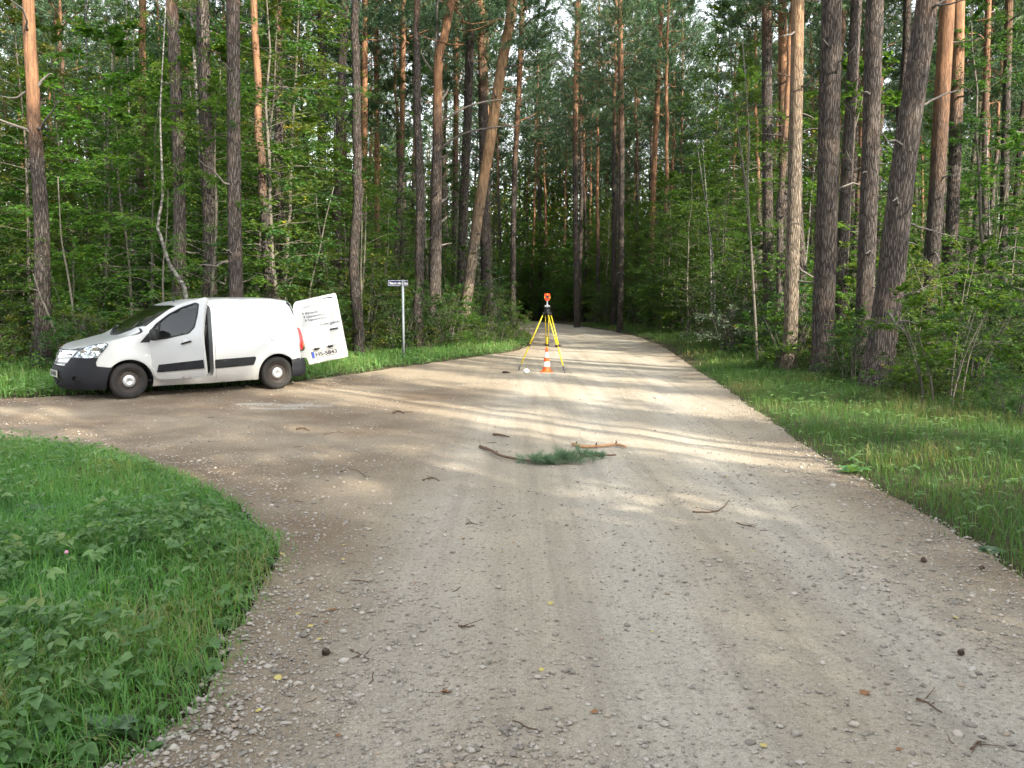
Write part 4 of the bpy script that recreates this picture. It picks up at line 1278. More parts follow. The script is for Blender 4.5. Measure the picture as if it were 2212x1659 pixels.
def pine_proto(seed, H=22.0, r0=.16, crown_lo=.58, spread=1.9, n_br=26, tufts=17, orange=(5.0, 9.0), sides=10):
    rs = np.random.default_rng(seed)
    m = 40
    t = np.linspace(0, 1, m) ** 1.15
    wob = np.cumsum(rs.normal(0, .035, (m, 2)), 0); wob -= wob[0]
    sp = np.column_stack([wob * .9, t * H]); sp[0, 2] = -.25
    rad_ = r0 * (1 - .80 * t ** 1.1) + r0 * .35 * np.exp(-t * H / .35)
    orr = np.clip((sp[:, 2] - orange[0]) / (orange[1] - orange[0]), 0, 1)
    tr = trunk_geo(rs, sp, rad_, sides, orr)
    # dead snags below the crown
    for k in range(9):
        f = rs.uniform(.12, crown_lo); p = np.array([np.interp(f, t, sp[:, i]) for i in range(3)]); az = rs.uniform(0, 6.28)
        l = rs.uniform(.3, 1.5); d = unit(np.array([math.cos(az), math.sin(az), rs.uniform(-.3, .35)]))
        q = p + d * (np.linspace(0, 1, 4) * l)[:, None] + np.cumsum(rs.normal(0, .05 * l, (4, 3)), 0)
        q[0] = p
        tr.tube(q, [.025, .018, .011, .004], 4, False, a=.0)
    spine = lambda f: np.array([np.interp(f, t, sp[:, i]) for i in range(3)])
    wood, nd = pine_crown(rs, H, crown_lo, spread, n_br, tufts, spine, lambda f: np.interp(f, t, rad_))
    return tr, wood, nd

def foliage_mesh(name, data, mat):
    V, F, T = data
    return np_mesh(name, V, F, mat, False, {'tint': T})
# ================================================================== grass and weeds
def sample_region(n, x0, x1, y0, y1, sd0, sd1, power=1.0):
    y = y0 + (y1 - y0) * RNG.random(n) ** power
    P = np.column_stack([RNG.uniform(x0, x1, n), y])
    sd = signed_road(P)
    u = 1106 + FPX * P[:, 0] / P[:, 1]
    k = (sd > sd0) & (sd < sd1) & (u > -120) & (u < 2340)
    return P[k], sd[k]

def grass_patch(name, n, box, sd, h, w, mat, label, power=1.0, clump=.0, dens_seed=51):
    P, s = sample_region(n, *box, *sd, power)
    cl = fbm(P[:, 0] * 1.3, P[:, 1] * 1.3, dens_seed)
    k = RNG.random(len(P)) < np.clip((s - sd[0] + .02) / .5, .04, 1) ** 2.0 * np.clip(.35 + cl * 1.2, 0, 1)
    P, s, cl = P[k], s[k], cl[k]; n = len(P)
    z = ground_z(P, s) - .01
    hh = RNG.uniform(h[0], h[1], n) * np.clip(.22 + (s - sd[0]) / .75, .22, 1) * (.6 + .8 * cl)
    V, F, T = blades(np.column_stack([P, z]), hh, np.full(n, w) * RNG.uniform(.6, 1.3, n), RNG.uniform(0, 6.28, n), RNG.uniform(.1, 1.5, n), np.clip(RNG.normal(.42, .2, n) + (cl - .5) * .7 + (fbm(P[:, 0] * .7 + 40, P[:, 1] * .7, 91) - .48) * 1.1, 0, 1))
    o = link(name, np_mesh(name, V, F, mat, False, {'tint': T}))
    tag(o, label, kind='stuff')

grass_patch('corner_grass', 150000, (-8, -1.0, 2.4, 10.2), (-.30, 7), (.05, .22), .0032, M_GRASS, 'lush green grass of the corner between the two roads', 1.2)
grass_patch('verge_grass', 200000, (2.6, 16, 3.6, 22), (-.30, 6), (.04, .24), .0030, M_DRYGRASS, 'tall thin grass on the verge below the pines', 1.15, dens_seed=53)
grass_patch('roadside_grass', 110000, (-17, 2.2, 13.5, 46), (-.05, 4.5), (.10, .34), .008, M_GRASS, 'bright green grass strip behind the van and under the street sign', 1.3, dens_seed=55)
grass_patch('far_verge_grass', 50000, (1, 14, 20, 62), (-.05, 3), (.10, .30), .008, M_DRYGRASS, 'grass edge along the far bend of the road', 1.1, dens_seed=57)

LEAF_OUT = np.array([(0, 0), (.10, .26), (.28, .48), (.48, .46), (.68, .30), (.86, .11), (1, 0)])
def rich_leaves(P, yaw, pitch, L_, W_, tint, lobed=0.0, roll=None):
    """leaves with a rounded outline and a sunken midrib; 12 triangles each"""
    n = len(P); m = len(LEAF_OUT)
    d = np.stack([np.cos(yaw) * np.cos(pitch), np.sin(yaw) * np.cos(pitch), np.sin(pitch)], 1)
    s = np.stack([-np.sin(yaw), np.cos(yaw), np.zeros(n)], 1)
    up = np.cross(d, s)
    if roll is not None: s, up = s * np.cos(roll)[:, None] + up * np.sin(roll)[:, None], -s * np.sin(roll)[:, None] + up * np.cos(roll)[:, None]
    V = []
    for k, (a, b) in enumerate(LEAF_OUT):
        bb = b * (1 + lobed * (.8 if k % 2 else -.7)); arch_ = -.30 * a * a
        c = P + d * (L_ * a)[:, None] + up * (L_ * arch_)[:, None]
        V += [c - s * (W_ * bb)[:, None] + up * (W_ * bb * .35)[:, None], c, c + s * (W_ * bb)[:, None] + up * (W_ * bb * .35)[:, None]]
    V = np.stack(V, 1); F = []
    for k in range(m - 1):
        a = k * 3
        F += [(a, a + 1, a + 4), (a, a + 4, a + 3), (a + 1, a + 2, a + 5), (a + 1, a + 5, a + 4)]
    F = np.array(F)[None] + (np.arange(n) * 3 * m)[:, None, None]
    return V.reshape(-1, 3), F.reshape(-1, 3), np.repeat(tint, 3 * m)

def weeds():
    """ground elder, plantain and clover leaves mixed through the corner grass"""
    g = Geo()
    P, s = sample_region(26000, -8, -1.0, 2.4, 9.8, .05, 7, 1.3)
    c = fbm(P[:, 0] * .9, P[:, 1] * .9, 61); k = RNG.random(len(P)) < np.clip((c - .40) * 5, .12, .9)
    P, s, c = P[k], s[k], c[k]; n = len(P)
    h = RNG.uniform(.05, .26, n) * np.clip(s / .4, .25, 1); z = ground_z(P, s) + h
    yaw = RNG.uniform(0, 6.28, n); size = RNG.uniform(.022, .085, n) * np.clip(1.25 - (P[:, 1] - 3) * .09, .55, 1.1); tint = np.clip(RNG.normal(.5, .22, n), 0, 1)
    for off, sc in ((0, 1.0), (1.15, .8), (-1.15, .8)):
        V, F, T = rich_leaves(np.column_stack([P, z]), yaw + off, RNG.uniform(-.35, .3, n), size * sc, size * sc * .62, tint, 0, RNG.normal(0, .25, n))
        g.add(V, F, T)
    # petioles
    V, F, T = blades(np.column_stack([P, z - h]), h * 1.05, np.full(n, .0016), yaw, np.full(n, .1), tint * .8); g.add(V, F, T)
    tag(g.obj('corner_weeds', M_WEED, None, False, 'tint'), 'broad leaved weeds growing through the corner grass', kind='stuff')
    g = Geo()
    for box, sdr, cnt, sz in (((2.6, 15, 3.8, 18), (.05, 5), 3500, (.03, .08)), ((-17, 2, 13.5, 42), (.05, 3.5), 16000, (.06, .14))):
        P, s = sample_region(cnt, *box, *sdr, 1.2); n = len(P); h = RNG.uniform(.02, .2, n); yaw = RNG.uniform(0, 6.28, n); size = RNG.uniform(*sz, n)
        for off in (0, 2.1, 4.2):
            V, F, T = rich_leaves(np.column_stack([P, ground_z(P, s) + h]), yaw + off, RNG.uniform(-.2, .5, n), size, size * .6, np.clip(RNG.normal(.5, .2, n), 0, 1)); g.add(V, F, T)
    tag(g.obj('verge_weeds', M_WEED, None, False, 'tint'), 'broad leaved weeds along the road verges', kind='stuff')
weeds()
# ================================================================== prototypes
def copy_tree(parts, name, loc, rz, scale, label, category, group, tilt=(0, 0)):
    """a new individual from shared meshes; parts = [(part name, mesh), ...]"""
    root = empty(name, loc, rz)
    root.rotation_euler = (tilt[0], tilt[1], rz)
    root.scale = (scale, scale, scale) if np.isscalar(scale) else scale
    for pn, me in parts:
        link(pn, me, root)
    return tag(root, label, category, group)

PINES = []
for k, (H, r0, lo, spd, org) in enumerate([(22, .15, .54, 2.2, (9, 13)), (24, .17, .58, 2.4, (10, 15)), (20, .12, .52, 1.9, (5, 9)), (23, .14, .56, 2.0, (4, 8)), (19, .11, .48, 1.8, (9, 12)), (25, .18, .56, 2.5, (11, 16))]):
    tr, wd, nd = pine_proto(100 + k, H, r0, lo, spd, 34, 30, org)
    PINES.append([('trunk', tr.mesh('pine_trunk', M_PINE, True, 'orange')), ('limbs', wd.mesh('pine_limbs', M_PINE, False, 'orange')), ('crown', foliage_mesh('pine_crown', nd, M_NEEDLE))])

def leafy(seed, mat, wood_mat, **kw):
    w, d = broadleaf_proto(seed, **kw)
    return [('trunk', w.mesh('stem', wood_mat)), ('crown', foliage_mesh('leaves', d, mat))]
TREE_TALL = [leafy(201, M_LEAF, M_STEM, H=11, r0=.075, lo=.14, spread=2.1, n_br=70, n_tw=10, n_leaf=14, leaf_len=.12),
             leafy(202, M_LEAF_Y, M_STEM, H=9, r0=.06, lo=.12, spread=1.9, n_br=64, n_tw=10, n_leaf=14, leaf_len=.10),
             leafy(203, M_LEAF, M_STEM, H=8, r0=.06, lo=.10, spread=2.2, n_br=60, n_tw=10, n_leaf=14, leaf_len=.13, leaf_w=.8),
             leafy(204, M_LEAF_D, M_STEM, H=10, r0=.07, lo=.15, spread=1.9, n_br=64, n_tw=10, n_leaf=14, leaf_len=.11)]
BIRCH = [leafy(211, M_LEAF_Y, M_BIRCH, H=13, r0=.075, lo=.35, spread=1.6, n_br=44, n_tw=8, n_leaf=15, leaf_len=.06, leaf_w=.75, droop=.5),
         leafy(212, M_LEAF, M_BIRCH, H=15, r0=.09, lo=.42, spread=1.7, n_br=44, n_tw=8, n_leaf=15, leaf_len=.06, leaf_w=.75, droop=.5)]
ROWAN = [leafy(221, M_LEAF, M_STEM, H=6, r0=.055, lo=.30, spread=1.7, n_br=30, n_tw=8, n_leaf=18, leaf_len=.06, leaf_w=.42, flat=.2),
         leafy(222, M_LEAF, M_STEM, H=4.5, r0=.04, lo=.22, spread=1.5, n_br=28, n_tw=8, n_leaf=18, leaf_len=.06, leaf_w=.42, flat=.2)]
HAZEL = [leafy(231, M_LEAF, M_TWIG, H=3.8, r0=.03, lo=.12, spread=1.3, n_br=50, n_tw=7, n_leaf=11, leaf_len=.10, leaf_w=.85, stems=5, bend=1.0),
         leafy(232, M_LEAF_Y, M_TWIG, H=3.0, r0=.025, lo=.10, spread=1.2, n_br=46, n_tw=7, n_leaf=11, leaf_len=.085, leaf_w=.8, stems=5, bend=1.0),
         leafy(233, M_LEAF_D, M_TWIG, H=3.4, r0=.028, lo=.10, spread=1.3, n_br=46, n_tw=7, n_leaf=11, leaf_len=.09, leaf_w=.8, stems=4, bend=1.0)]
SHRUB = [leafy(241, M_LEAF, M_TWIG, H=1.5, r0=.014, lo=.08, spread=.75, n_br=40, n_tw=6, n_leaf=10, leaf_len=.075, leaf_w=.7, stems=7, bend=1.3),
         leafy(242, M_LEAF_D, M_TWIG, H=1.9, r0=.016, lo=.08, spread=.85, n_br=42, n_tw=6, n_leaf=10, leaf_len=.08, leaf_w=.7, stems=7, bend=1.2),
         leafy(243, M_LEAF_Y, M_TWIG, H=1.2, r0=.012, lo=.08, spread=.7, n_br=36, n_tw=6, n_leaf=10, leaf_len=.065, leaf_w=.7, stems=7, bend=1.3)]
SILVER = leafy(251, M_LEAF_S, M_TWIG, H=1.5, r0=.014, lo=.08, spread=.8, n_br=40, n_tw=7, n_leaf=11, leaf_len=.085, leaf_w=.5, stems=7, bend=1.3)

def spruce_proto(seed, H=6.0):
    rs = np.random.default_rng(seed)
    w = Geo(); w.tube([(0, 0, -.1), (0, 0, H)], [.01 * H + .01, .006], 6, False)
    S, D, L_ = [], [], []
    z = .35
    while z < H:
        f = z / H; bl = (H * .27) * (1 - f) ** .85 + .12
        for b in range(7):
            az = b * .9 + z * 5 + rs.uniform(-.3, .3); d = np.array([math.cos(az), math.sin(az), .12 - .1 * f + rs.uniform(-.1, .1)])
            t = np.linspace(0, 1, 4); bp = np.array([0, 0, z]) + unit(d) * (bl * t)[:, None] + np.array([0, 0, -.22]) * (bl * t ** 2)[:, None]
            w.tube(bp, .012 * (1 - .8 * t) + .002, 4, False)
            for k in range(max(2, int(bl * 7))):
                g_ = rs.uniform(.15, 1); q = np.array([np.interp(g_, t, bp[:, j]) for j in range(3)])
                sd = np.cross(unit(d), [0, 0, 1]) * rs.choice([-1, 1])
                S.append(q); D.append(unit(unit(d) * .7 + sd * .8 + np.array([0, 0, -.25]))); L_.append(bl * .38 * (1.15 - g_) + .08)
        z += .22 + .12 * f
    V, F, T = sprays(rs, S, D, L_, 14, .045, .22, .2, .8, .3)
    return [('trunk', w.mesh('stem', M_TWIG)), ('crown', foliage_mesh('leaves', (V, F, T), M_NEEDLE))]
SPRUCE = [spruce_proto(261, 6.0), spruce_proto(262, 3.2)]

# ================================================================== trees one can point at
TAKEN = []
def hero_pine(path, depth, d0, d1, label, H=21.0, orange=(5, 9), crown=0, snags=7, branches=(), group=None, seed=1, name='pine_tree', mat=None, sides=26, fork=None, with_crown=True):
    rs = np.random.default_rng(seed + 500)
    pts = [point_at(u, v, depth) for u, v in path]
    P = np.array(pts)
    base = np.array([P[0][0], depth])
    bz = float(ground_z(base[None])[0])
    if P[0][2] > bz + .02 or P[0][2] < bz - .3:
        sl = (P[1] - P[0]) / (P[1][2] - P[0][2]); P[0] = P[0] + sl * (bz - P[0][2])
    P[0][2] = bz
    top = P[-1]
    if H > top[2] + 1:
        sl = (P[-1] - P[-2]) / (P[-1][2] - P[-2][2])
        n_ex = 4
        for k in range(1, n_ex + 1):
            dz = (H - top[2]) * k / n_ex
            P = np.vstack([P, top + np.array([sl[0] * dz * (1 - .45 * k / n_ex), sl[1] * dz, dz])])
    root_loc = np.array([P[0][0], depth, bz])
    sp = catmull(P - root_loc, 14)
    Ht = sp[-1][2]
    zz = np.linspace(-.25, Ht, 110)
    sp = np.column_stack([np.interp(zz, sp[:, 2], sp[:, 0]), np.interp(zz, sp[:, 2], sp[:, 1]), zz])
    vis_h = top[2] - bz
    rad = np.interp(zz, [0, vis_h, Ht], [d0 / 2, d1 / 2, .03]) + d0 * .16 * np.exp(-np.clip(zz, 0, 99) / .3)
    orr = np.clip((zz - orange[0]) / (orange[1] - orange[0]), 0, 1)
    root = empty(name, root_loc)
    tag(root, label, 'pine', group)
    m_ = mat or M_PINE
    tg = trunk_geo(rs, sp, rad, sides, orr, .06)
    tr = tg.obj('trunk', m_, root, True, 'orange')
    rad_at = lambda z: float(np.interp(z, zz, rad))
    def pt(z): return np.array([np.interp(z, zz, sp[:, 0]), np.interp(z, zz, sp[:, 1]), z])
    for bpath, bd in branches:
        q = np.array([point_at(u, v, depth) for u, v in bpath]) - root_loc
        q[:, 1] += np.linspace(0, rs.uniform(-.8, .8), len(q))
        q = catmull(q, 5); q += np.cumsum(rs.normal(0, .008, q.shape), 0)
        g = Geo(); g.tube(q, np.linspace(bd / 2, .008, len(q)), 7, True); g.obj('branch', M_DEAD, root, True)
    for k in range(snags):
        z = rs.uniform(1.2, min(Ht * .6, vis_h + 1)); az = rs.uniform(-2.6, .6)
        p = pt(z); l = rs.uniform(.15, .9) * (1 if rs.random() < .7 else 1.7)
        d = unit(np.array([math.cos(az), math.sin(az), rs.uniform(-.35, .5)]))
        n = 6; t = np.linspace(0, 1, n)
        q = p + d * (rad_at(z) * .6 + l * t)[:, None] + np.cumsum(rs.normal(0, .05 * l, (n, 3)), 0) * (t > 0)[:, None]
        g = Geo(); g.tube(q, np.maximum((.022 + .01 * l) * (1 - .8 * t), .004), 5, True); g.obj('branch', M_DEAD, root, True)
    if with_crown:
        i = crown % len(PINES); ph = (22, 24, 20, 23, 19, 25)[i]
        c_at = pt(Ht * .8)
        for pn, me in PINES[i][1:]:
            o = link(pn, me, root); s = Ht / ph
            o.scale = (s, s, s); o.location = (c_at[0], c_at[1], 0); o.rotation_euler = (0, 0, rs.uniform(0, 6.28))
    TAKEN.append((root_loc[0], root_loc[1]))
    return root

hero_pine([(1702, 812), (1708, 700), (1712, 550), (1716, 400), (1720, 200), (1724, 0)], 19.6, .34, .27, 'straight sunlit pine standing alone at the grass verge right of the road', orange=(5, 9), crown=0, seed=1, snags=6, mat=M_SUNLITPINE)
hero_pine([(1775, 822), (1782, 600), (1788, 400), (1793, 200), (1797, 0)], 18.0, .47, .40, 'thick dark shaded pine beside the sunlit pine on the verge', orange=(12, 16), crown=1, seed=2, snags=9)
hero_pine([(1812, 740), (1818, 600), (1828, 400), (1840, 200), (1850, 0)], 24, .34, .30, 'slimmer dark pine behind and between the verge pines', orange=(12, 16), crown=2, seed=3)
hero_pine([(1862, 790), (1868, 650), (1878, 400), (1884, 200), (1890, 0)], 17.6, .37, .33, 'pine with pale sun patches, its foot hidden behind the leaning pine', orange=(12, 16), crown=3, seed=4)
hero_pine([(1890, 855), (1912, 690), (1925, 600), (1943, 437), (1959, 306), (1985, 130), (2003, 0)], 15.4, .52, .36, 'thick pine leaning outward with reddish upper bark, nearest the verge grass', orange=(6.2, 9), crown=4, seed=5, snags=10, branches=[([(1955, 480), (2010, 490), (2080, 510)], .05), ([(1980, 235), (2050, 200), (2110, 190)], .05)])
hero_pine([(2004, 720), (2008, 640), (2022, 437), (2030, 300), (2047, 0)], 22, .40, .36, 'reddish pine rising from the shrubs behind the leaning pine', orange=(4, 8), crown=5, seed=6)
hero_pine([(2050, 720), (2056, 500), (2064, 300), (2071, 0)], 24.5, .36, .33, 'darker reddish pine rising from the shrubs next to its twin', orange=(6, 9), crown=0, seed=7)
hero_pine([(1660, 700), (1658, 400), (1656, 0)], 27, .33, .30, 'grey pine half hidden by rowan leaves behind the verge', orange=(9, 13), crown=1, seed=8)
hero_pine([(1691, 700), (1692, 400), (1690, 0)], 30, .34, .28, 'dark pine directly behind the sunlit verge pine', orange=(6, 10), crown=2, seed=9)
hero_pine([(2165, 720), (2170, 400), (2180, 0)], 27, .26, .22, 'slim dark pine at the edge of the wood beyond the shrub thicket', orange=(8, 12), crown=3, seed=10)
hero_pine([(2125, 720), (2128, 300), (2135, 0)], 31, .24, .20, 'thin pine among shrubs behind the twin reddish pines', orange=(6, 12), crown=4, seed=11)
L1 = hero_pine([(938, 755), (940, 600), (942, 443), (945, 300), (947, 133), (957, 90), (970, 30), (976, 0)], 31, .50, .27, 'big forked pine with many broken branch stubs behind the street sign', H=19, orange=(7, 9.5), crown=5, seed=12, snags=5,
    branches=[([(945, 133), (943, 60), (945, 0), (950, -80)], .17), ([(951, 266), (1010, 230), (1095, 217), (1160, 230)], .10), ([(952, 319), (1010, 290), (1095, 279), (1170, 281)], .10), ([(938, 159), (912, 120), (905, 93)], .09),
              ([(950, 220), (962, 205), (968, 186)], .13), ([(948, 345), (962, 340), (972, 332)], .13), ([(948, 440), (962, 430), (970, 418)], .14), ([(946, 482), (960, 472), (966, 462)], .12), ([(946, 530), (960, 525), (975, 520)], .10), ([(936, 395), (930, 385), (932, 372)], .09)])
L2 = hero_pine([(995, 743), (1000, 704), (1018, 575), (1036, 443), (1058, 310), (1078, 177), (1102, 44), (1108, 0)], 34, .44, .40, 'sunlit pine leaning strongly towards the road beside the forked pine', orange=(3.5, 7), crown=0, seed=13, snags=4, mat=M_SUNLITPINE, branches=[([(1066, 164), (1105, 144), (1175, 133)], .10), ([(1050, 330), (1080, 322), (1118, 325)], .07)])
hero_pine([(988, 740), (996, 620), (1002, 443), (1011, 221), (1018, 0)], 36.5, .40, .34, 'tall straight grey pine behind the leaning pine', orange=(12, 16), crown=1, seed=14)
hero_pine([(1052, 720), (1049, 620), (1044, 310), (1040, 0)], 39, .44, .36, 'dark straight pine crossed by the leaning pine', orange=(10, 14), crown=2, seed=15)
hero_pine([(978, 720), (980, 620), (985, 250), (985, 0)], 42, .28, .24, 'slim reddish pine between the forked pine and the leaning pine', orange=(6, 12), crown=3, seed=16)
hero_pine([(1107, 715), (1108, 642), (1111, 400), (1124, 130), (1128, 0)], 44, .30, .26, 'slender dark pine at the inside of the road bend', orange=(7, 13), crown=4, seed=17)
hero_pine([(1247, 690), (1245, 620), (1243, 265), (1248, 0)], 56, .40, .32, 'grey pine straight behind the survey tripod', orange=(10, 16), crown=5, seed=18)
hero_pine([(1339, 700), (1341, 600), (1343, 354), (1341, 130), (1340, 0)], 47, .32, .28, 'straight grey pine standing among maples right of the road end', orange=(9, 15), crown=0, seed=19)
hero_pine([(1405, 700), (1412, 400), (1420, 221), (1429, 0)], 50, .32, .28, 'orange barked pine leaning slightly over the maples', orange=(2, 6), crown=1, seed=20)
hero_pine([(386, 799), (386, 609), (388, 447), (384, 284), (372, 26), (370, 0)], 21, .32, .27, 'pine with scaly dark bark behind the van windscreen', orange=(8, 9.5), crown=2, seed=21)
hero_pine([(453, 796), (453, 620), (453, 520), (447, 347), (441, 173), (437, 0)], 21.6, .36, .30, 'thick grey pine behind the open front door of the van', orange=(12, 15), crown=3, seed=22)
hero_pine([(511, 805), (510, 650), (506, 434), (505, 217), (503, 0)], 19.8, .33, .29, 'straight grey pine rising directly behind the van roof', orange=(8.0, 9.5), crown=4, seed=23, branches=[([(508, 30), (498, 15), (495, -5)], .06)])
hero_pine([(95, 810), (91, 541), (87, 433), (73, 260), (71, 195), (65, 108), (61, 0)], 19, .36, .24, 'bent pine with bright orange upper bark beyond the van bonnet', orange=(4.6, 6.0), crown=5, seed=24, branches=[([(78, 190), (92, 170), (110, 158)], .09), ([(66, 195), (30, 210), (-10, 208)], .07)])
hero_pine([(610, 770), (609, 520), (603, 390), (603, 0)], 27, .28, .25, 'pine half hidden by leaves behind the rear of the van', orange=(9, 11), crown=0, seed=25)
hero_pine([(697, 760), (695, 400), (694, 0)], 33, .34, .29, 'grey pine in the leafy wood above the open rear door', orange=(12, 15), crown=1, seed=26)
hero_pine([(742, 750), (727, 500), (735, 250), (745, 0)], 31, .33, .28, 'grey pine with upswept dead branches left of the street sign', orange=(11, 14), crown=2, seed=27, branches=[([(738, 130), (760, 90), (790, 55)], .07), ([(733, 280), (755, 240), (775, 225)], .06)])
hero_pine([(785, 740), (787, 300), (788, 0)], 37, .30, .25, 'orange topped pine left of the forked pine, lit by the sun', orange=(5, 8), crown=3, seed=28)
hero_pine([(815, 735), (814, 300), (812, 0)], 41, .27, .23, 'reddish slim pine left of the street sign, second behind', orange=(3, 7), crown=4, seed=29)
hero_pine([(856, 735), (857, 560), (868, 300), (872, 0)], 36, .24, .20, 'thin pine rising just above the street sign', orange=(7, 9), crown=5, seed=30)

# birches and thin stems
def stem_tree(name, path, depth, d0, d1, label, category, mat, foliage=None, fscale=1.0, extra=2.5):
    pts = [point_at(u, v, depth) for u, v in path]; P = np.array(pts); bz = float(ground_z(np.array([[P[0][0], depth]]))[0])
    P[0][2] = min(P[0][2], bz) if P[0][2] < bz else P[0][2]
    if P[0][2] > bz: P = np.vstack([[P[0][0] + (P[0][0] - P[1][0]) * .2, depth, bz], P])
    loc = np.array([P[0][0], depth, bz]); q = catmull(P - loc, 8); q[0][2] = -.1
    if extra: q = np.vstack([q, q[-1] + (q[-1] - q[-6]) / np.linalg.norm(q[-1] - q[-6]) * extra])
    root = empty(name, loc); tag(root, label, category)
    g = Geo(); g.tube(q, np.linspace(d0 / 2, d1 / 2 * .5, len(q)), 9, True); g.obj('trunk', mat, root, True)
    if foliage:
        o = link('crown', foliage[1][1], root); o.scale = (fscale,) * 3; o.location = (q[-1][0] * .8, 0, 0); o.rotation_euler = (0, 0, depth)
    TAKEN.append((loc[0], loc[1])); return root
stem_tree('birch_tree', [(402, 642), (385, 600), (366, 569), (347, 510), (341, 488), (351, 420), (349, 345), (346, 250), (350, 160)], 18.9, .11, .05, 'crooked birch bending away from the van roof', 'birch', M_BIRCH, BIRCH[0], .8)
for k, (u0, u1, vv, D, w, lb) in enumerate([(190, 186, 60, 29, .15, 'knotty white birch in the wood above the van bonnet'), (290, 276, 130, 33, .16, 'leaning white birch above the van windscreen'), (296, 290, 200, 36, .15, 'white birch standing next to the leaning birch'),
                                    (243, 242, 230, 31, .14, 'slim birch with an orange stained stem above the bonnet'), (229, 226, 320, 34, .12, 'thin white birch left of the slim orange stained one'), (64, 62, 300, 27, .16, 'sunlit white birch behind the bent orange pine'), (1546, 1524, 437, 31, .10, 'thin white birch by the roadside maples'), (1538, 1528, 450, 31.6, .09, 'second thin white birch touching its neighbour by the maples'), (2140, 2135, 420, 30, .12, 'white birch gleaming in the dark wood behind shrubs')]):
    stem_tree('birch_tree', [(u0, 720), (u0 + (u1 - u0) * .3, 560), (u0 + (u1 - u0) * .6, vv + (560 - vv) * .5), (u1, vv)], D, w, w * .7, lb, 'birch', M_BIRCH, BIRCH[k % 2] if vv < 300 else None, .85)
stem_tree('sapling', [(133, 757), (120, 720), (108, 690), (97, 660), (91, 650), (81, 620)], 18.3, .07, .05, 'pale crooked bare stem rising behind the van bonnet', 'sapling', M_STEM, None, 1, .3)
stem_tree('sapling', [(167, 745), (155, 650), (146, 591), (133, 518), (128, 440)], 19.2, .06, .045, 'thin straight sapling beside the crooked bare stem', 'sapling', M_STEM, ROWAN[1], .8, .6)
stem_tree('rowan_tree', [(1636, 788), (1632, 700), (1623, 547), (1615, 410), (1618, 300), (1612, 200)], 20.6, .085, .05, 'slender rowan with feathery leaves left of the sunlit pine', 'rowan', M_STEM, ROWAN[0], 1.15, 1.2)
stem_tree('sapling', [(760, 800), (780, 640), (787, 560), (790, 480)], 27, .09, .05, 'pale sapling stem left of the street sign', 'sapling', M_STEM, ROWAN[1], 1.0, .8)
stem_tree('sapling', [(668, 640), (690, 540), (702, 480), (712, 440)], 25, .06, .05, 'slanting bare pole above the open rear door', 'sapling', M_STEM, None, 1, .5)

# ================================================================== the wood around
def in_frame(x, y):
    u = 1106 + FPX * x / np.maximum(y, .1)
    return (u > -260) & (u < 2470) & (y > 4)
LANDMARKS = [(40, 19, 'the bent orange topped pine'), (115, 18.5, 'the crooked bare stem'), (188, 29, 'the knotty white birch'), (240, 31, 'the orange stained birch'), (283, 33, 'the leaning white birch'), (345, 19, 'the crooked birch by the van'),
    (386, 21, 'the scaly pine at the van windscreen'), (450, 21.6, 'the thick pine at the van door'), (507, 19.8, 'the straight pine at the van roof'), (560, 18, 'the rear of the van'), (606, 27, 'the half hidden pine at the van rear'), (660, 25, 'the slanting bare pole'), (697, 33, 'the grey pine above the open rear door'), (738, 31, 'the pine with upswept branches'), (787, 37, 'the orange topped pine near the sign'), (866, 24.6, 'the street sign'),
    (942, 31, 'the forked pine'), (982, 42, 'the slim reddish pine by the fork'), (1012, 34, 'the strongly leaning pine'), (1049, 39, 'the dark pine crossing the leaning one'), (1110, 44, 'the slender pine at the bend'), (1182, 20, 'the survey tripod'), (1246, 56, 'the grey pine past the tripod'), (1300, 52, 'the far roadside maples'), (1341, 47, 'the straight pine among maples'), (1412, 50, 'the orange pine over the maples'), (1480, 40, 'the bend bushes'), (1538, 31, 'the thin pair of birches'), (1585, 23, 'the silvery shrub'), (1622, 20.6, 'the slender rowan'),
    (1658, 27, 'the grey pine behind the rowan'), (1712, 19.6, 'the sunlit verge pine'), (1785, 18, 'the thick dark verge pine'), (1830, 24, 'the slimmer dark pine'), (1876, 17.6, 'the sun patched pine'), (1930, 15.4, 'the thick leaning pine'), (2022, 22, 'the reddish twin pine'), (2060, 24.5, 'the darker twin pine'), (2128, 31, 'the thin pine among shrubs'), (2175, 27, 'the slim dark edge pine')]
def region_label(x, y, what):
    u = 1106 + FPX * x / max(y, .1)
    lu, ld, ph = min(LANDMARKS, key=lambda q_: abs(q_[0] - u) + .6 * abs(q_[1] - y))
    d = y - ld
    rel = 'in front of' if d < -1.5 else 'beside' if d < 1.5 else 'just behind' if d < 6 else 'some way behind' if d < 14 else 'well behind' if d < 26 else 'far behind' if d < 42 else 'deep behind'
    return f'{what} {rel} {ph}'

def scatter(rs, spacing, x0, x1, y0, y1, prob):
    gx, gy = np.arange(x0, x1, spacing), np.arange(y0, y1, spacing)
    P = np.stack(np.meshgrid(gx, gy), -1).reshape(-1, 2) + rs.uniform(-.5, .5, (len(gx) * len(gy), 2)) * spacing
    return P[rs.random(len(P)) < prob]

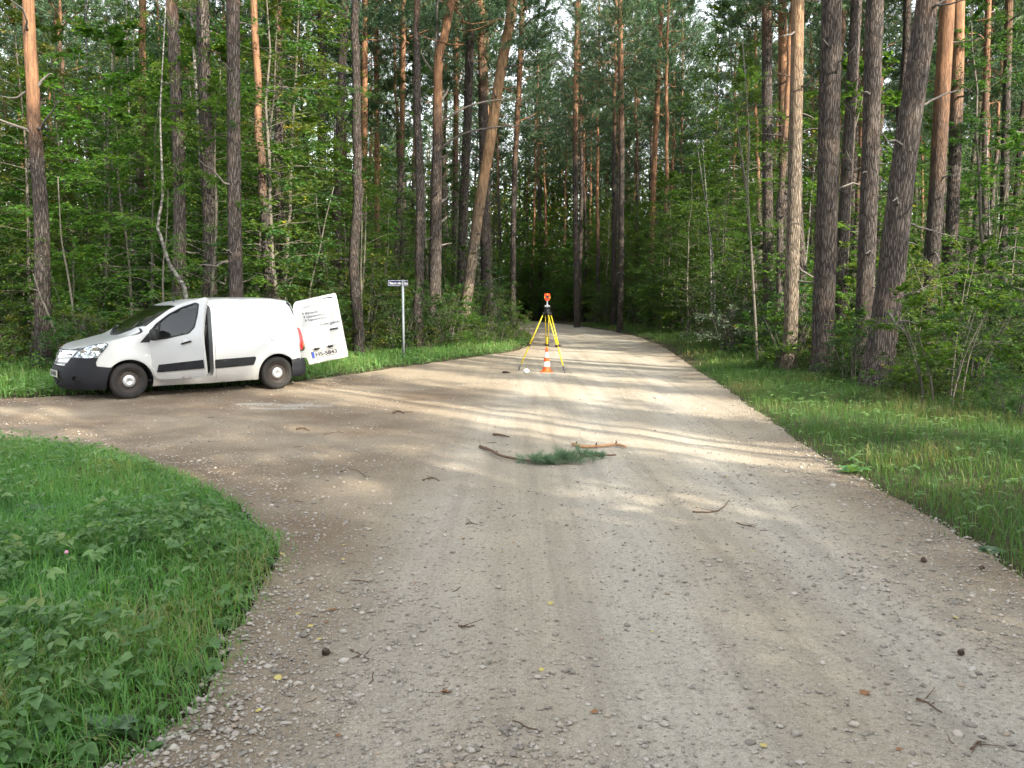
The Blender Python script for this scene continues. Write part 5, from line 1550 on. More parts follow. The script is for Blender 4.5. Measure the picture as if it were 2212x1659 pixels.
rs = np.random.default_rng(77)
P = scatter(rs, 3.3, -60, 60, 23, 104, .62)
sd = signed_road(P)
P = P[(sd > 2.6) & in_frame(P[:, 0], P[:, 1]) & ~((np.abs(P[:, 0] + 6) < 4) & (P[:, 1] < 22))]
TK = np.array(TAKEN)
P = P[np.array([np.min(np.hypot(*(TK - p).T)) > 1.5 for p in P])]
P = P[np.argsort(P[:, 1])][:265]
PZ = ground_z(P)
for k, (p, z) in enumerate(zip(P, PZ)):
    i = int(rs.integers(0, len(PINES)))
    kind = ('grey barked pine', 'thick grey pine', 'thin orange barked pine', 'orange barked pine', 'slim grey pine', 'tall dark pine')[i]
    lb = region_label(p[0], p[1], kind)
    copy_tree(PINES[i], 'pine_tree', (p[0], p[1], z), rs.uniform(0, 6.28), rs.uniform(.88, 1.12), lb, 'pine', 'alike ' + lb.replace('pine', 'pines', 1), (rs.normal(0, .018), rs.normal(0, .018)))

# leafy trees under the pines
def plant_list(protos, name, what, category, pts, rs, smin, smax, tilt=.04):
    if not len(pts): return
    z = ground_z(pts)
    for p, zz in zip(pts, z):
        i = int(rs.integers(0, len(protos)))
        w = what[i % len(what)]
        lb = region_label(p[0], p[1], w)
        copy_tree(protos[i], name, (p[0], p[1], zz - .03), rs.uniform(0, 6.28), rs.uniform(smin, smax), lb, category, lb + ', one of several', (rs.normal(0, tilt), rs.normal(0, tilt)))

def pick(rs, spacing, y0, y1, prob, sdmin, sdmax=99, cond=None):
    P = scatter(rs, spacing, -50, 50, y0, y1, prob)
    sd = signed_road(P)
    ok = (sd > sdmin) & (sd < sdmax) & in_frame(P[:, 0], P[:, 1])
    if cond is not None: ok &= cond(P, sd)
    return P[ok]
U = lambda P: 1106 + FPX * P[:, 0] / np.maximum(P[:, 1], .1)
rs = np.random.default_rng(91)
tall = pick(rs, 3.0, 22, 80, .62, 3.2, cond=lambda P, s: (U(P) < 800) | ((U(P) < 930) & (P[:, 1] > 30)) | ((U(P) > 1150) & (U(P) < 1720)) | (rs.random(len(P)) < .4))
plant_list(TREE_TALL, 'leafy_tree', ('leafy green young tree', 'yellowing young tree', 'broad leaved young maple', 'dark leaved young tree'), 'tree', tall, rs, .75, 1.15)
plant_list(TREE_TALL, 'leafy_tree', ('tall leafy green tree', 'tall yellowing tree', 'tall broad leaved maple', 'tall dark leaved tree'), 'tree', pick(rs, 2.6, 19.5, 30, .5, 3.0, cond=lambda P, s: ((U(P) < 830) & (P[:, 1] > 20)) | ((U(P) > 1480) & (U(P) < 1680) & (P[:, 1] > 21.5)) | ((U(P) > 2060) & (P[:, 1] > 21))), rs, .95, 1.25)
plant_list(TREE_TALL, 'leafy_tree', ('leafy green roadside tree', 'yellowing roadside tree', 'broad leaved roadside maple', 'dark leaved roadside tree'), 'tree', pick(rs, 2.2, 34, 96, .6, 1.6, 9, cond=lambda P, s: (U(P) > 1090) & (U(P) < 1600) & (P[:, 0] > -2 + (P[:, 1] > 74) * -8)), rs, .7, 1.1)
plant_list(HAZEL, 'hazel_bush', ('round leaved roadside bush', 'yellow green roadside bush', 'dark roadside bush'), 'bush', pick(rs, 1.8, 26, 90, .6, 1.0, 5, cond=lambda P, s: (U(P) > 1090) & (U(P) < 1600) & (P[:, 0] > -2 + (P[:, 1] > 74) * -8)), rs, .7, 1.2)
plant_list(TREE_TALL, 'leafy_tree', ('small leafy green tree', 'small yellowing tree', 'small broad leaved maple', 'small dark leaved tree'), 'tree', pick(rs, 2.8, 40, 98, .6, 2.6, 30, cond=lambda P, s: (U(P) > 880) & (U(P) < 1190) & (P[:, 0] < 1)), rs, .6, 1.0)
plant_list(HAZEL, 'hazel_bush', ('short round leaved bush', 'short yellow green bush', 'short dark bush'), 'bush', pick(rs, 2.2, 31, 80, .6, 1.2, 12, cond=lambda P, s: (U(P) > 880) & (U(P) < 1160) & (P[:, 0] < 1)), rs, .5, .95)
plant_list(BIRCH, 'birch_tree', ('slender birch with yellowing leaves', 'tall thin birch'), 'birch', pick(rs, 6, 24, 70, .4, 4, cond=lambda P, s: (U(P) < 700) | (U(P) > 1500)), rs, .8, 1.1)
plant_list(ROWAN, 'rowan_tree', ('young rowan', 'small rowan'), 'rowan', pick(rs, 4.2, 19, 50, .5, 2.6), rs, .8, 1.2)
plant_list(HAZEL, 'hazel_bush', ('big round leaved bush', 'yellow green bush', 'dark tall bush'), 'bush', pick(rs, 2.7, 14.5, 62, .6, 2.3, cond=lambda P, s: ~((U(P) > 1480) & (U(P) < 1960) & (P[:, 1] < 20)) & ~((U(P) >= 1960) & (s < 3.6))), rs, .7, 1.15)
plant_list(SHRUB, 'shrub', ('low green shrub', 'low dark shrub', 'low yellowish shrub'), 'shrub', pick(rs, 1.3, 12.5, 34, .82, 1.9, 9, cond=lambda P, s: ((U(P) < 1300) & (s > 2.1)) | ((U(P) > 1380) & (s > np.interp(P[:, 1], [12.5, 16, 20, 30], [2.5, 2.3, 1.8, 1.2])))), rs, .7, 1.25)
plant_list(SPRUCE, 'young_spruce', ('young spruce', 'small spruce'), 'spruce', pick(rs, 5, 21, 60, .35, 2.5), rs, .7, 1.3)
low = [ground_at(u_, v_) for u_, v_ in ((1650, 800), (1725, 800), (1738, 812), (1810, 815), (1830, 830), (1850, 835), (1930, 850), (1965, 870), (1995, 880), (1670, 808), (2040, 880), (2090, 900), (2140, 905), (2190, 920))]
for k, p in enumerate(low):
    copy_tree(SHRUB[k % 3], 'shrub', (p[0], p[1], .05), k * 1.3, .38 + .05 * (k % 5), region_label(p[0], p[1], ('knee high green shrub', 'knee high dark shrub', 'knee high yellowish shrub')[k % 3]), 'shrub', 'knee high shrubs at the pine feet')
for k, u_ in enumerate((1135, 1165, 1195, 1225, 1262, 1290, 1318)):
    D_ = 88 + 3 * (k % 3); x_ = (u_ - 1106) / FPX * D_
    copy_tree(PINES[(k * 2) % 6], 'pine_tree', (x_, D_, .1), k, 1.08, region_label(x_, D_, ('tall far pine', 'thick far pine', 'slim far pine')[k % 3]), 'pine', 'far pines closing the road end')
for k, (u_, v_) in enumerate(((1060, 757), (1085, 752), (1108, 748), (1126, 743), (1135, 737), (1098, 742), (1045, 750), (1118, 735))):
    p = ground_at(u_, v_)
    copy_tree((SHRUB + HAZEL)[k % 5], 'shrub', (p[0] - .2, p[1], .05), k * 1.7, .62 if k % 5 < 3 else .42, ('rounded green shrub', 'dark rounded shrub', 'pale yellow green shrub', 'leafy tall shrub', 'yellowish tall shrub')[k % 5] + ' on the grassy point left of the tripod', 'shrub', 'shrubs on the grassy point')
for k, (x_, D_) in enumerate(((-1.3, 47.5), (-1.5, 52), (-.6, 55.5), (6.6, 55), (6.0, 60), (5.4, 66))):
    if signed_road(np.array([[x_, D_]]))[0] > .7:
        copy_tree(PINES[(k * 2 + 1) % 6], 'pine_tree', (x_, D_, .08), k * 2.0, 1.1, region_label(x_, D_, ('broad crowned pine', 'tall roadside pine')[k % 2]), 'pine', 'pines leaning in over the road end')
so = ground_at(1580, 770)
copy_tree(SILVER, 'silver_shrub', (so[0], so[1], .03), 1, 1.1, 'silvery leaved shrub at the roadside below the rowan', 'shrub', None)
copy_tree(SILVER, 'silver_shrub', (so[0] + .9, so[1] - .8, .03), 3, .8, 'smaller silvery shrub in front of the taller silvery one', 'shrub', None)

# the wood that closes the view far behind reads as one mass
def far_mass():
    """crowns, leafy understorey and trunks too far off to tell apart"""
    n = 330000
    y = RNG.uniform(82, 128, n); x = RNG.uniform(-.66, .66, n) * y; z = 17 * RNG.random(n) ** 1.25
    c = fbm(x * .22, z * .35 + y * .15, 31)
    k = (c + RNG.normal(0, .07, n)) > np.interp(z, [0, 6, 17], [.30, .38, .52])
    x, y, z = x[k], y[k], z[k]; n = len(x)
    V, F, T = leaf_cards(np.stack([x, y, z], 1), RNG.normal(0, 1, (n, 3)), RNG.normal(0, 1, (n, 3)) + np.array([0, -.4, .6]), RNG.uniform(.3, .6, n), RNG.uniform(.22, .4, n), .15)
    o = link('far_wood', np_mesh('far_wood', V, F, M_LEAF, False, {'tint': T}))
    tag(o, 'distant dark green wood closing the view behind the pines', kind='stuff')
    g = Geo(); q = np.random.default_rng(5)
    for k in range(260):
        x, y, h = q.uniform(-70, 70), q.uniform(90, 130), q.uniform(19, 24)
        g.tube([(x, y, 0), (x + q.normal(0, .3), y, h * .5), (x + q.normal(0, .5), y, h)], [.17, .13, .04], 5, False, a=.6)
    tag(g.obj('far_trunks', M_PINE, None, True, 'orange'), 'far pine trunks standing too deep in the wood to count', kind='stuff')
    m = 1500; n = 260000; c = q.integers(0, m, n); cx_, cy_, cz_ = q.uniform(-85, 85, m), q.uniform(86, 130, m), 8 + 18 * q.random(m) ** .9
    cx_[:500] = q.uniform(-22, 32, 500)
    P = np.stack([cx_[c] + q.normal(0, 1.0, n), cy_[c] + q.normal(0, 1.0, n), cz_[c] + q.normal(0, .55, n)], 1)
    V, F, T = leaf_cards(P, q.normal(0, 1, (n, 3)), q.normal(0, 1, (n, 3)), q.uniform(.15, .4, n), .10, .1)
    tag(link('far_crowns', np_mesh('far_crowns', V, F, M_NEEDLE, False, {'tint': T})), 'far pine crowns merging high above the road end', kind='stuff')
far_mass()
def undergrowth():
    n = 70000
    P = np.column_stack([RNG.uniform(-36, 36, n), 13 + 45 * RNG.random(n) ** 1.4])
    sd = signed_road(P); lim = np.where(P[:, 0] > 1.0, np.interp(P[:, 1], [13, 20, 30], [4.0, 1.8, .9]), 1.6)
    P = P[(sd > lim) & in_frame(P[:, 0], P[:, 1])]; n = len(P)
    P = P[(fbm(P[:, 0] * .8, P[:, 1] * .8, 41) + RNG.normal(0, .08, n)) > .42]; n = len(P)
    z = ground_z(P) + RNG.random(n) ** 1.5 * .65
    V, F, T = leaf_cards(np.column_stack([P, z]), RNG.normal(0, 1, (n, 3)) * np.array([1, 1, .4]), RNG.normal(0, .5, (n, 3)) + np.array([0, 0, 1]), RNG.uniform(.06, .16, n), RNG.uniform(.04, .09, n), .15)
    tag(link('undergrowth', np_mesh('undergrowth', V, F, M_LEAF, False, {'tint': T * .9})), 'low leafy undergrowth covering the wood floor', kind='stuff')
undergrowth()

# ------------------------------------------------------------------ unseen trees added on the sunward side, many narrowed, to shade road and van
def sunward(a, h):
    """a: across the light, h: towards the sun"""
    return .73 * a + .68 * h, .68 * a - .73 * h
SHADE = []
q = np.random.default_rng(3)
for a, w in ((-16, 1), (-13, 1), (-10.5, 1), (-8, 1), (-5.6, 1), (-3.4, .9), (-1.3, .9), (.8, .9), (2.9, .8), (4.9, .62), (6.75, .36), (9.8, .44), (13.2, .38), (14.8, .45), (16.3, .36), (19.8, .5), (24, .7), (29, 1), (32, 1), (36, 1)):
    for h in (21, 27.5):
        SHADE.append((int(q.integers(0, 6)), a + q.normal(0, .08), h + q.normal(0, 1.2), w, q.uniform(.9, 1.05) ))
for a, w in ((-14, 1), (-12, 1), (-10, 1), (-8, 1), (-6, 1), (-4, 1), (-2, .9), (0, .9), (1.8, .8)):
    SHADE.append((int(q.integers(0, 6)), a, 14.5 + q.normal(0, 1), w, q.uniform(.75, .95)))
    SHADE.append((int(q.integers(0, 6)), a + .9, 34 + q.normal(0, 1), w, q.uniform(1., 1.1)))
SHADE += [(5, 7.7, 11, .32, 1.0), (1, 6.3, 17, .40, 1.05), (5, 8.3, 10, .30, 1.02), (5, 8.85, 9, .5, .96), (0, 4.5, 14, .6, 1.0), (5, 5.9, 14.5, .42, .95), (2, 7.15, 14, .28, 1.05), (4, 15.4, 14, .36, 1.0), (1, 5.2, 10, .5, .95), (3, 7.0, 10.5, .34, .95), (0, 3.3, 10, .7, .95), (2, 10.35, 10.5, .48, .95), (4, 9.75, 12.5, .40, 1.0), (0, 12.95, 11, .38, .95), (3, 8.5, 5.0, .5, 1.0), (0, 15.3, 10, .40, .95), (2, 16.9, 11.5, .26, .95), (3, 14.1, 9, .36, .95), (1, 13.6, 15, .36, .9), (4, 10.0, 33, .36, 1.1), (5, 6.6, 34, .4, 1.05), (2, 4.6, 34, .6, 1.05)]
for k, (i, a, h, w, sz) in enumerate(SHADE):
    x, y = sunward(a, h)
    copy_tree(PINES[i], 'pine_tree', (x, y, .1), q.uniform(0, 6.28), (sz * w, sz * w, sz), 'unseen pine added on the sunny side to shade the road and van', 'pine', 'unseen pines added to shade the road and van')
for a in np.arange(-15, 18, .95):
    h = 11.5 + q.normal(0, .9); x, y = sunward(a, h); s = q.uniform(.74, .86)
    copy_tree(TREE_TALL[int(q.integers(0, 4))], 'leafy_tree', (x, y, .1), q.uniform(0, 6.28), s, 'unseen young leafy tree added on the sunny side to shade the road', 'tree', 'unseen leafy trees added to shade the road')

for a, h, w, s in [(a_, 15.5, .9, 1.12) for a_ in np.arange(-15, 6.4, 1.5)] + [(a_, 8.0, .85, 1.0) for a_ in np.arange(-7, 6.2, 1.5)] + [(10.3, 9, .52, 1.08), (10.0, 15, .50, 1.15), (13.2, 9.5, .5, 1.05), (15.1, 8.5, .5, 1.0), (16.4, 14, .45, 1.2), (14.4, 15, .55, 1.2), (10.2, 6, .55, .85), (9.9, 7.5, .5, .9), (6.5, 5, .45, .85), (7.0, 7, .36, .95), (12.9, 6.5, .42, .9), (4.8, 4.5, .6, .8)]:
    x, y = sunward(a + q.normal(0, .12), h + q.normal(0, .5))
    copy_tree(TREE_TALL[int(q.integers(0, 4))], 'leafy_tree', (x, y, .1), q.uniform(0, 6.28), (s * w, s * w, s), 'unseen tall leafy tree added on the sunny side to shade the road', 'tree', 'unseen tall leafy trees added to shade the road')
# ================================================================== survey tripod, cone, sign
M_YEL = simple_mat('tripod_yellow', (.62, .50, .02), .45, var=.12, var_scale=10)
M_DKB = simple_mat('clamp_brown', (.05, .028, .018), .6)
M_STEEL = simple_mat('foot_steel', (.11, .11, .11), .5, .6, var=.2)
M_TGT = simple_mat('target_orange_red', (.75, .06, .015), .4, var=.05)
M_TGTY = simple_mat('target_yellow', (.85, .62, .04), .4)
M_LENSR = simple_mat('prism_lens', (.10, .008, .006), .08, coat=1)
M_GREYW = simple_mat('carrier_grey', (.30, .31, .31), .45)
M_CONE = simple_mat('cone_orange', (.72, .085, .006), .6, var=.1, var_scale=6)
M_CONEW = simple_mat('cone_white', (.58, .58, .58), .6, var=.08)
M_POST = simple_mat('post_zinc', (.17, .195, .215), .6, .1, var=.12, var_scale=20)
M_SIGN = simple_mat('sign_blue', (.008, .014, .055), .8, spec=.1)
M_SIGNW = simple_mat('sign_white', (.45, .45, .45), .8, spec=.1)

def build_tripod():
    feet = [np.array([.15, 20.72]), np.array([1.27, 20.05]), np.array([.90, 21.55])]
    c = np.array([.865, 20.72]); hz = 1.45
    root = empty('survey_tripod', (c[0], c[1], 0)); tag(root, 'yellow survey tripod carrying a red prism target on the road', 'tripod')
    loc = lambda p: np.array([p[0] - c[0], p[1] - c[1], p[2]])
    hg = Geo(); hg.lathe([(.01, hz - .03), (.085, hz - .03), (.09, hz - .01), (.09, hz + .012), (.06, hz + .015), (.01, hz + .015)], (0, 0, 0), (0, 0, 1), 20); head = hg.obj('tripod_head', M_BLACK, root, True)
    for f in feet:
        zf = float(road_z(f[0], f[1])[0])
        d2 = (f - c) / np.linalg.norm(f - c); sdv = np.array([-d2[1], d2[0], 0])
        top = np.array([d2[0] * .085, d2[1] * .085, hz - .02]); foot = loc((f[0], f[1], zf))
        pt = lambda t: top + (foot - top) * t
        g = Geo()
        for k in (1, -1):
            g.tube([pt(0) + sdv * .042 * k, pt(.55) + sdv * .030 * k], .0135, 8)
        g.tube([pt(.42), pt(.90)], [.020, .017], 8)
        leg = g.obj('leg', M_YEL, root, True)
        ax = (foot - top) / np.linalg.norm(foot - top); nn = np.cross(ax, sdv)
        rot = np.stack([sdv, nn, ax], 1)
        k = Geo(); k.box(pt(.55), (.115, .055, .045), rot); k.tube([pt(.55) + sdv * .03, pt(.55) + sdv * .10], [.014, .018], 8); k.obj('clamp', M_DKB, leg)
        h = Geo(); h.box(pt(.02), (.12, .05, .06), rot); h.obj('hinge', M_BLACK, leg)
        s = Geo(); s.tube([pt(.885), pt(.93), pt(1.0) + np.array([0, 0, -.03])], [.026, .022, .004], 8); s.tube([pt(.94), pt(.94) + np.array([d2[0], d2[1], .3]) * .055], [.012, .008], 6); s.obj('foot_spike', M_STEEL, leg, True)
    st = Geo(); st.tube([(0.01, 0, hz - .03), (.012, 0, hz - .55)], .004, 5); st.tube([(-.03, .03, hz - .03), (-.028, .03, hz - .55)], .004, 5); st.obj('strap', M_DKB, root)
    return c, hz
TRI_C, TRI_H = build_tripod()

def build_target():
    x, y = TRI_C; z = TRI_H + .015
    root = empty('prism_target', (x, y, z)); tag(root, 'round red and yellow prism target on a black tribrach atop the tripod', 'survey target')
    g = Geo(); g.lathe([(.01, .0), (.062, .0), (.068, .012), (.068, .03), (.045, .036), (.045, .07), (.066, .075), (.066, .10), (.02, .105)], (0, 0, 0), (0, 0, 1), 20); tb = g.obj('tribrach', M_BLACK, root, True)
    for k in range(3):
        a = k * 2.09 + .5; g = Geo(); g.lathe([(.018, .01), (.018, .055), (.002, .055)], (.058 * math.cos(a), .058 * math.sin(a), 0), (0, 0, 1), 10); g.obj('levelling_screw', M_BLACK, tb, True)
    g = Geo(); g.lathe([(.04, .10), (.045, .115), (.045, .15), (.028, .165), (.018, .17), (.016, .26), (.01, .265)], (0, 0, 0), (0, 0, 1), 16); cr = g.obj('carrier', M_GREYW, root, True)
    g = Geo()
    for k in (1, -1): g.lathe([(.02, 0), (.02, .03), (.002, .03)], (k * .04, -.03, .13), (k * .7, -.7, 0), 10)
    g.obj('knob', M_GREYW, cr, True)
    hexa = rounded([(-.075, .05), (-.065, .085), (.065, .085), (.075, .05), (.07, -.045), (.035, -.09), (-.035, -.09), (-.07, -.045)], .02, 3)
    O = np.array([0, -.02, .355]); fr = (O, np.array([1.0, 0, 0]), np.array([0, 0, 1.0]), np.array([0, -1.0, 0]))
    g = Geo(); quad_panel(g, fr, hexa, thick=.022, step=.03); quad_panel(g, (O + np.array([0, .022, 0]), fr[1], fr[2], -fr[3]), hexa, thick=0, step=.05); tg = g.obj('target_plate', M_TGT, root)
    g = Geo(); g.lathe([(.036, .0), (.036, .02), (.030, .022), (.028, .012), (.002, .006)], O, (0, -1, 0), 20); g.obj('prism', M_LENSR, tg, True)
    for loop in ([(-.018, .082), (.018, .082), (.0, .045)], [(-.073, .012), (-.073, -.028), (-.042, -.008)], [(.073, .012), (.073, -.028), (.042, -.008)]):
        g = Geo(); quad_panel(g, fr, loop, off=.004, thick=.004, step=.05); g.obj('aiming_mark', M_TGTY, tg)
build_target()

def build_cone():
    p = ground_at(1181, 803); z = float(road_z(p[0], p[1])[0])
    root = empty('traffic_cone', (p[0], p[1], z)); tag(root, 'orange and white striped traffic cone under the tripod', 'cone')
    g = Geo(); b = rounded([(-.15, -.15), (.15, -.15), (.15, .15), (-.15, .15)], .04, 3)
    quad_panel(g, (np.array([0, 0, .03]), np.array([1.0, 0, 0]), np.array([0, 1.0, 0]), np.array([0, 0, 1.0])), b, thick=.034, step=.06); g.obj('base', M_CONE, root)
    rr = lambda h: np.interp(h, [.03, .06, .60], [.115, .098, .030])
    bands = [(.028, .145, 0), (.145, .265, 1), (.265, .365, 0), (.365, .50, 1), (.50, .60, 0)]
    for h0, h1, w in bands:
        g = Geo(); e = .0015 * w
        prof = [(rr(h) + e, h) for h in np.linspace(h0, h1, 5)]
        if h1 == .60: prof += [(.026, .603), (.018, .60), (.016, .56)]
        g.lathe(prof, (0, 0, 0), (0, 0, 1), 28); g.obj('white_band' if w else 'orange_band', M_CONEW if w else M_CONE, root, True)
build_cone()

def build_sign():
    p = ground_at(872, 778); D = p[1]; gz = float(ground_z(p[None, :2])[0])
    root = empty('street_sign', (p[0], D, gz)); tag(root, 'dark blue street name sign on a slim grey metal post', 'sign')
    h = 2.34 - gz
    g = Geo(); g.tube([(0, 0, -.2), (0, 0, h)], .036, 14); g.obj('post', M_POST, root, True)
    n = unit(np.array([.10, -1.0, 0])); r = np.array([-n[1], n[0], 0]); r = r if r[0] > 0 else -r
    def plate(O, r_, n_, w, hh, text, name):
        fr = (O, r_, np.array([0, 0, 1.0]), n_)
        o = Geo(); lp = rounded([(0, 0), (w, 0), (w, hh), (0, hh)], .012, 2)
        quad_panel(o, fr, lp, thick=.012); quad_panel(o, (O - n_ * .012, r_, np.array([0, 0, 1.0]), -n_), lp, thick=0)
        pl = o.obj(name, M_SIGN, root)
        o = Geo(); m = .014
        panel(o, [rounded([(m, m), (w - m, m), (w - m, hh - m), (m, hh - m)], .012, 2), rounded([(m + .009, m + .009), (w - m - .009, m + .009), (w - m - .009, hh - m - .009), (m + .009, hh - m - .009)], .008, 2)],
              lambda a, b: O + a[:, None] * r_ + b[:, None] * np.array([0, 0, 1.0]), .06, .002, 0, flip=float(np.sign(np.dot(np.cross(r_, [0, 0, 1]), n_))))
        o.obj('border', M_SIGNW, pl)
        if text: place_text('lettering', text, .10, (O + r_ * .05 + np.array([0, 0, .055]) + n_ * .003, r_, np.array([0, 0, 1.0]), n_), pl, M_SIGNW, w - .10, .001, bold=.002)
        return pl
    zt = h - .185
    plate(np.array([-.43, -.045, zt]) , r, n, .44, .18, 'Skautu iela', 'name_plate')
    r2 = unit(np.array([.16, 1.0, 0])); n2 = np.array([r2[1], -r2[0], 0])
    plate(np.array([.035, -.03, zt]), r2, n2, .44, .18, 'Skautu iela', 'name_plate')
    g = Geo(); g.box((0, -.02, zt + .14), (.09, .06, .02)); g.box((0, -.02, zt + .04), (.09, .06, .02)); g.obj('bracket', M_POST, root)
build_sign()
# ================================================================== stones, sticks, leaves
def stone_mat():
    m, nt, out = material('road_stone')
    p = node(nt, 'ShaderNodeBsdfPrincipled'); p.inputs['Roughness'].default_value = .85; p.inputs['Specular IOR Level'].default_value = .3
    at = node(nt, 'ShaderNodeAttribute', attribute_name='tint'); oi = node(nt, 'ShaderNodeObjectInfo')
    tc = node(nt, 'ShaderNodeTexCoord')
    f = math_node(nt, 'FRACT', math_node(nt, 'ADD', at.outputs['Fac'], oi.outputs['Random']))
    r = ramp(nt, [(0, (.19, .175, .155)), (.25, (.27, .25, .22)), (.6, (.38, .355, .315)), (.85, (.43, .405, .365)), (1, (.33, .27, .21))]); nt.links.new(f, r.inputs[0])
    n = noise_tex(nt, tc.outputs['Object'], 40, 4); c = mixc(nt, n, (.75, .74, .72), (1.15, 1.13, 1.1))
    nt.links.new(mixc(nt, 1.0, r.outputs[0], c, 'MULTIPLY'), p.inputs['Base Color']); nt.links.new(p.outputs[0], out.inputs['Surface'])
    return m
M_STONE = stone_mat()
M_WOODPALE = simple_mat('bare_wood', (.30, .17, .085), .8, var=.4, var_scale=18, bump=.3)
M_WOODDARK = simple_mat('brown_stick', (.10, .060, .035), .85, var=.4, var_scale=18, bump=.3)
M_CONEBROWN = simple_mat('pine_cone_brown', (.085, .058, .042), .85, var=.4, var_scale=60)
M_LEAFYEL = simple_mat('fallen_yellow', (.42, .35, .11), .7, var=.2)
M_LEAFORG = simple_mat('fallen_orange', (.22, .11, .045), .75, var=.3)
M_BAG = simple_mat('white_plastic', (.70, .74, .76), .35, var=.1, var_scale=20)

def ico(rs, sub=1, squash=.6, jag=.22):
    bm = bmesh.new(); bmesh.ops.create_icosphere(bm, subdivisions=sub, radius=1.0)
    ax = rs.normal(0, 1, (5, 3)); ax /= np.linalg.norm(ax, axis=1)[:, None]; lim = rs.uniform(.55, .95, 5)
    for v in bm.verts:
        p = np.array(v.co) * (1 + rs.normal(0, jag * .35))
        for a, l in zip(ax, lim):
            d = p @ a
            if d > l: p = p - a * (d - l) * .85
        v.co = Vector(p * np.array([1.0, rs.uniform(.95, 1.05), squash]))
    V = np.array([v.co for v in bm.verts]); F = np.array([[v.index for v in f.verts] for f in bm.faces]); bm.free()
    return V, F

def pebbles():
    q = np.random.default_rng(17)
    protos = [ico(q, 1, .7, .3) for _ in range(5)]
    octa = [(np.array([(1, 0, 0), (-1, 0, 0), (0, 1, 0), (0, -1, 0), (0, 0, .8), (0, 0, -.8)], float) * (1 + q.normal(0, .22, (6, 3))), np.array([(0, 2, 4), (2, 1, 4), (1, 3, 4), (3, 0, 4), (2, 0, 5), (1, 2, 5), (3, 1, 5), (0, 3, 5)])) for _ in range(8)]
    n = 150000
    y = 2.4 + 17 * q.random(n) ** 2.0; x = q.uniform(-1, 1, n) * (.70 * y + .5)
    P = np.column_stack([x, y]); sd = signed_road(P)
    dens = .16 + .75 * np.exp(-(sd / .8) ** 2) + .55 * np.clip((fbm(x * .8, y * .8, 71) - .5) * 4, 0, 1)
    cxr = .95 + 0 * x
    dens *= np.where(np.abs(x - 1.0) < .9, .75, 1)
    k = (sd < .05) & (q.random(n) < dens); P, sd = P[k], sd[k]; n = len(P)
    size = np.clip(q.lognormal(-5.0, .5, n), .0035, .024)
    z = road_z(P[:, 0], P[:, 1])
    g = Geo()
    which = q.integers(0, len(octa), n)
    for i, (V0, F0) in enumerate(octa):
        idx = np.where(which == i)[0]; m = len(idx)
        a = q.uniform(0, 6.28, m); c, s = np.cos(a), np.sin(a)
        sc = size[idx][:, None] * q.uniform(.7, 1.25, (m, 3)) * np.array([1, 1, .7])
        V = V0[None] * sc[:, None, :]
        Vx = V[..., 0] * c[:, None] - V[..., 1] * s[:, None]; Vy = V[..., 0] * s[:, None] + V[..., 1] * c[:, None]
        V = np.stack([Vx + P[idx, 0][:, None], Vy + P[idx, 1][:, None], V[..., 2] + z[idx][:, None] + size[idx][:, None] * .25], -1)
        F = F0[None] + (np.arange(m) * 6)[:, None, None]
        g.add(V.reshape(-1, 3), F.reshape(-1, 3), np.repeat(q.random(m), 6))
    tag(g.obj('gravel', M_STONE, None, False, 'tint'), 'loose fine gravel strewn over the road', kind='stuff')
    # stones large enough to pick up
    meshes = []
    for i in range(9):
        V, F = ico(q, 2 if i < 4 else 1, q.uniform(.45, .75), .32)
        meshes.append(np_mesh('stone', V, F, M_STONE, False, {'tint': np.full(len(V), q.random())}))
    spots = []
    for (u, v, sz) in [(2070, 1585, .03), (2095, 1562, .035), (1972, 1333, .035), (2065, 1302, .04), (2100, 1288, .03), (1960, 1193, .04), (1985, 1197, .035), (1855, 1195, .03), (1525, 1443, .03), (2055, 1460, .035), (2075, 1478, .03), (2100, 1445, .03), (1865, 1270, .035), (1815, 1268, .025), (1890, 1225, .03), (1800, 1052, .045), (1850, 1055, .03), (1860, 1042, .03), (430, 996, .045), (440, 1000, .03), (1385, 1505, .025), (1490, 1480, .022), (1620, 1598, .03), (560, 1455, .022), (620, 1568, .03), (745, 1350, .022), (560, 1525, .022), (1120, 1180, .02), (918, 906, .03), (700, 958, .02)]:
        spots.append((*ground_at(u, v)[:2], sz * .75))
    while len(spots) < 190:
        y = 2.9 + 8 * q.random() ** 1.6; x = q.uniform(-.66, .62) * y
        sdv = float(signed_road(np.array([[x, y]]))[0])
        if sdv < -.05 and q.random() < .12 + .9 * math.exp(-(sdv / .9) ** 2):
            spots.append((x, y, float(np.clip(q.lognormal(-4.35, .35), .009, .03))))
    for x, y, sz in spots:
        o = link('stone', meshes[int(q.integers(0, 9))])
        z = float(road_z(x, y)[0])
        o.location = (x, y, z + sz * .12); o.scale = (sz * q.uniform(.9, 1.3), sz * q.uniform(.7, 1.0), sz * q.uniform(.7, 1)); o.rotation_euler = (q.normal(0, .15), q.normal(0, .15), q.uniform(0, 6.28))
        big = sz > .019
        if sz > .032: lb, gp = 'pale fist sized stone resting on the road', 'large pale stones'
        elif x > 1.6: lb, gp = ('big loose stone by the verge with the pines', 'big stones by the pine verge') if big else ('small loose stone near the verge with the pines', 'small stones near the pine verge')
        elif x < -.3: lb, gp = ('big loose stone beside the corner grass', 'big stones by the corner grass') if big else ('small loose stone near the corner grass', 'small stones near the corner grass')
        else: lb, gp = ('big loose stone on the packed middle of the road', 'big stones mid road') if big else ('small loose stone on the packed middle of the road', 'small stones mid road')
        tag(o, lb, 'stone', gp)
pebbles()

def lie(u, v, lift=0.0):
    p = ground_at(u, v); return np.array([p[0], p[1], float(road_z(p[0], p[1])[0]) + lift])

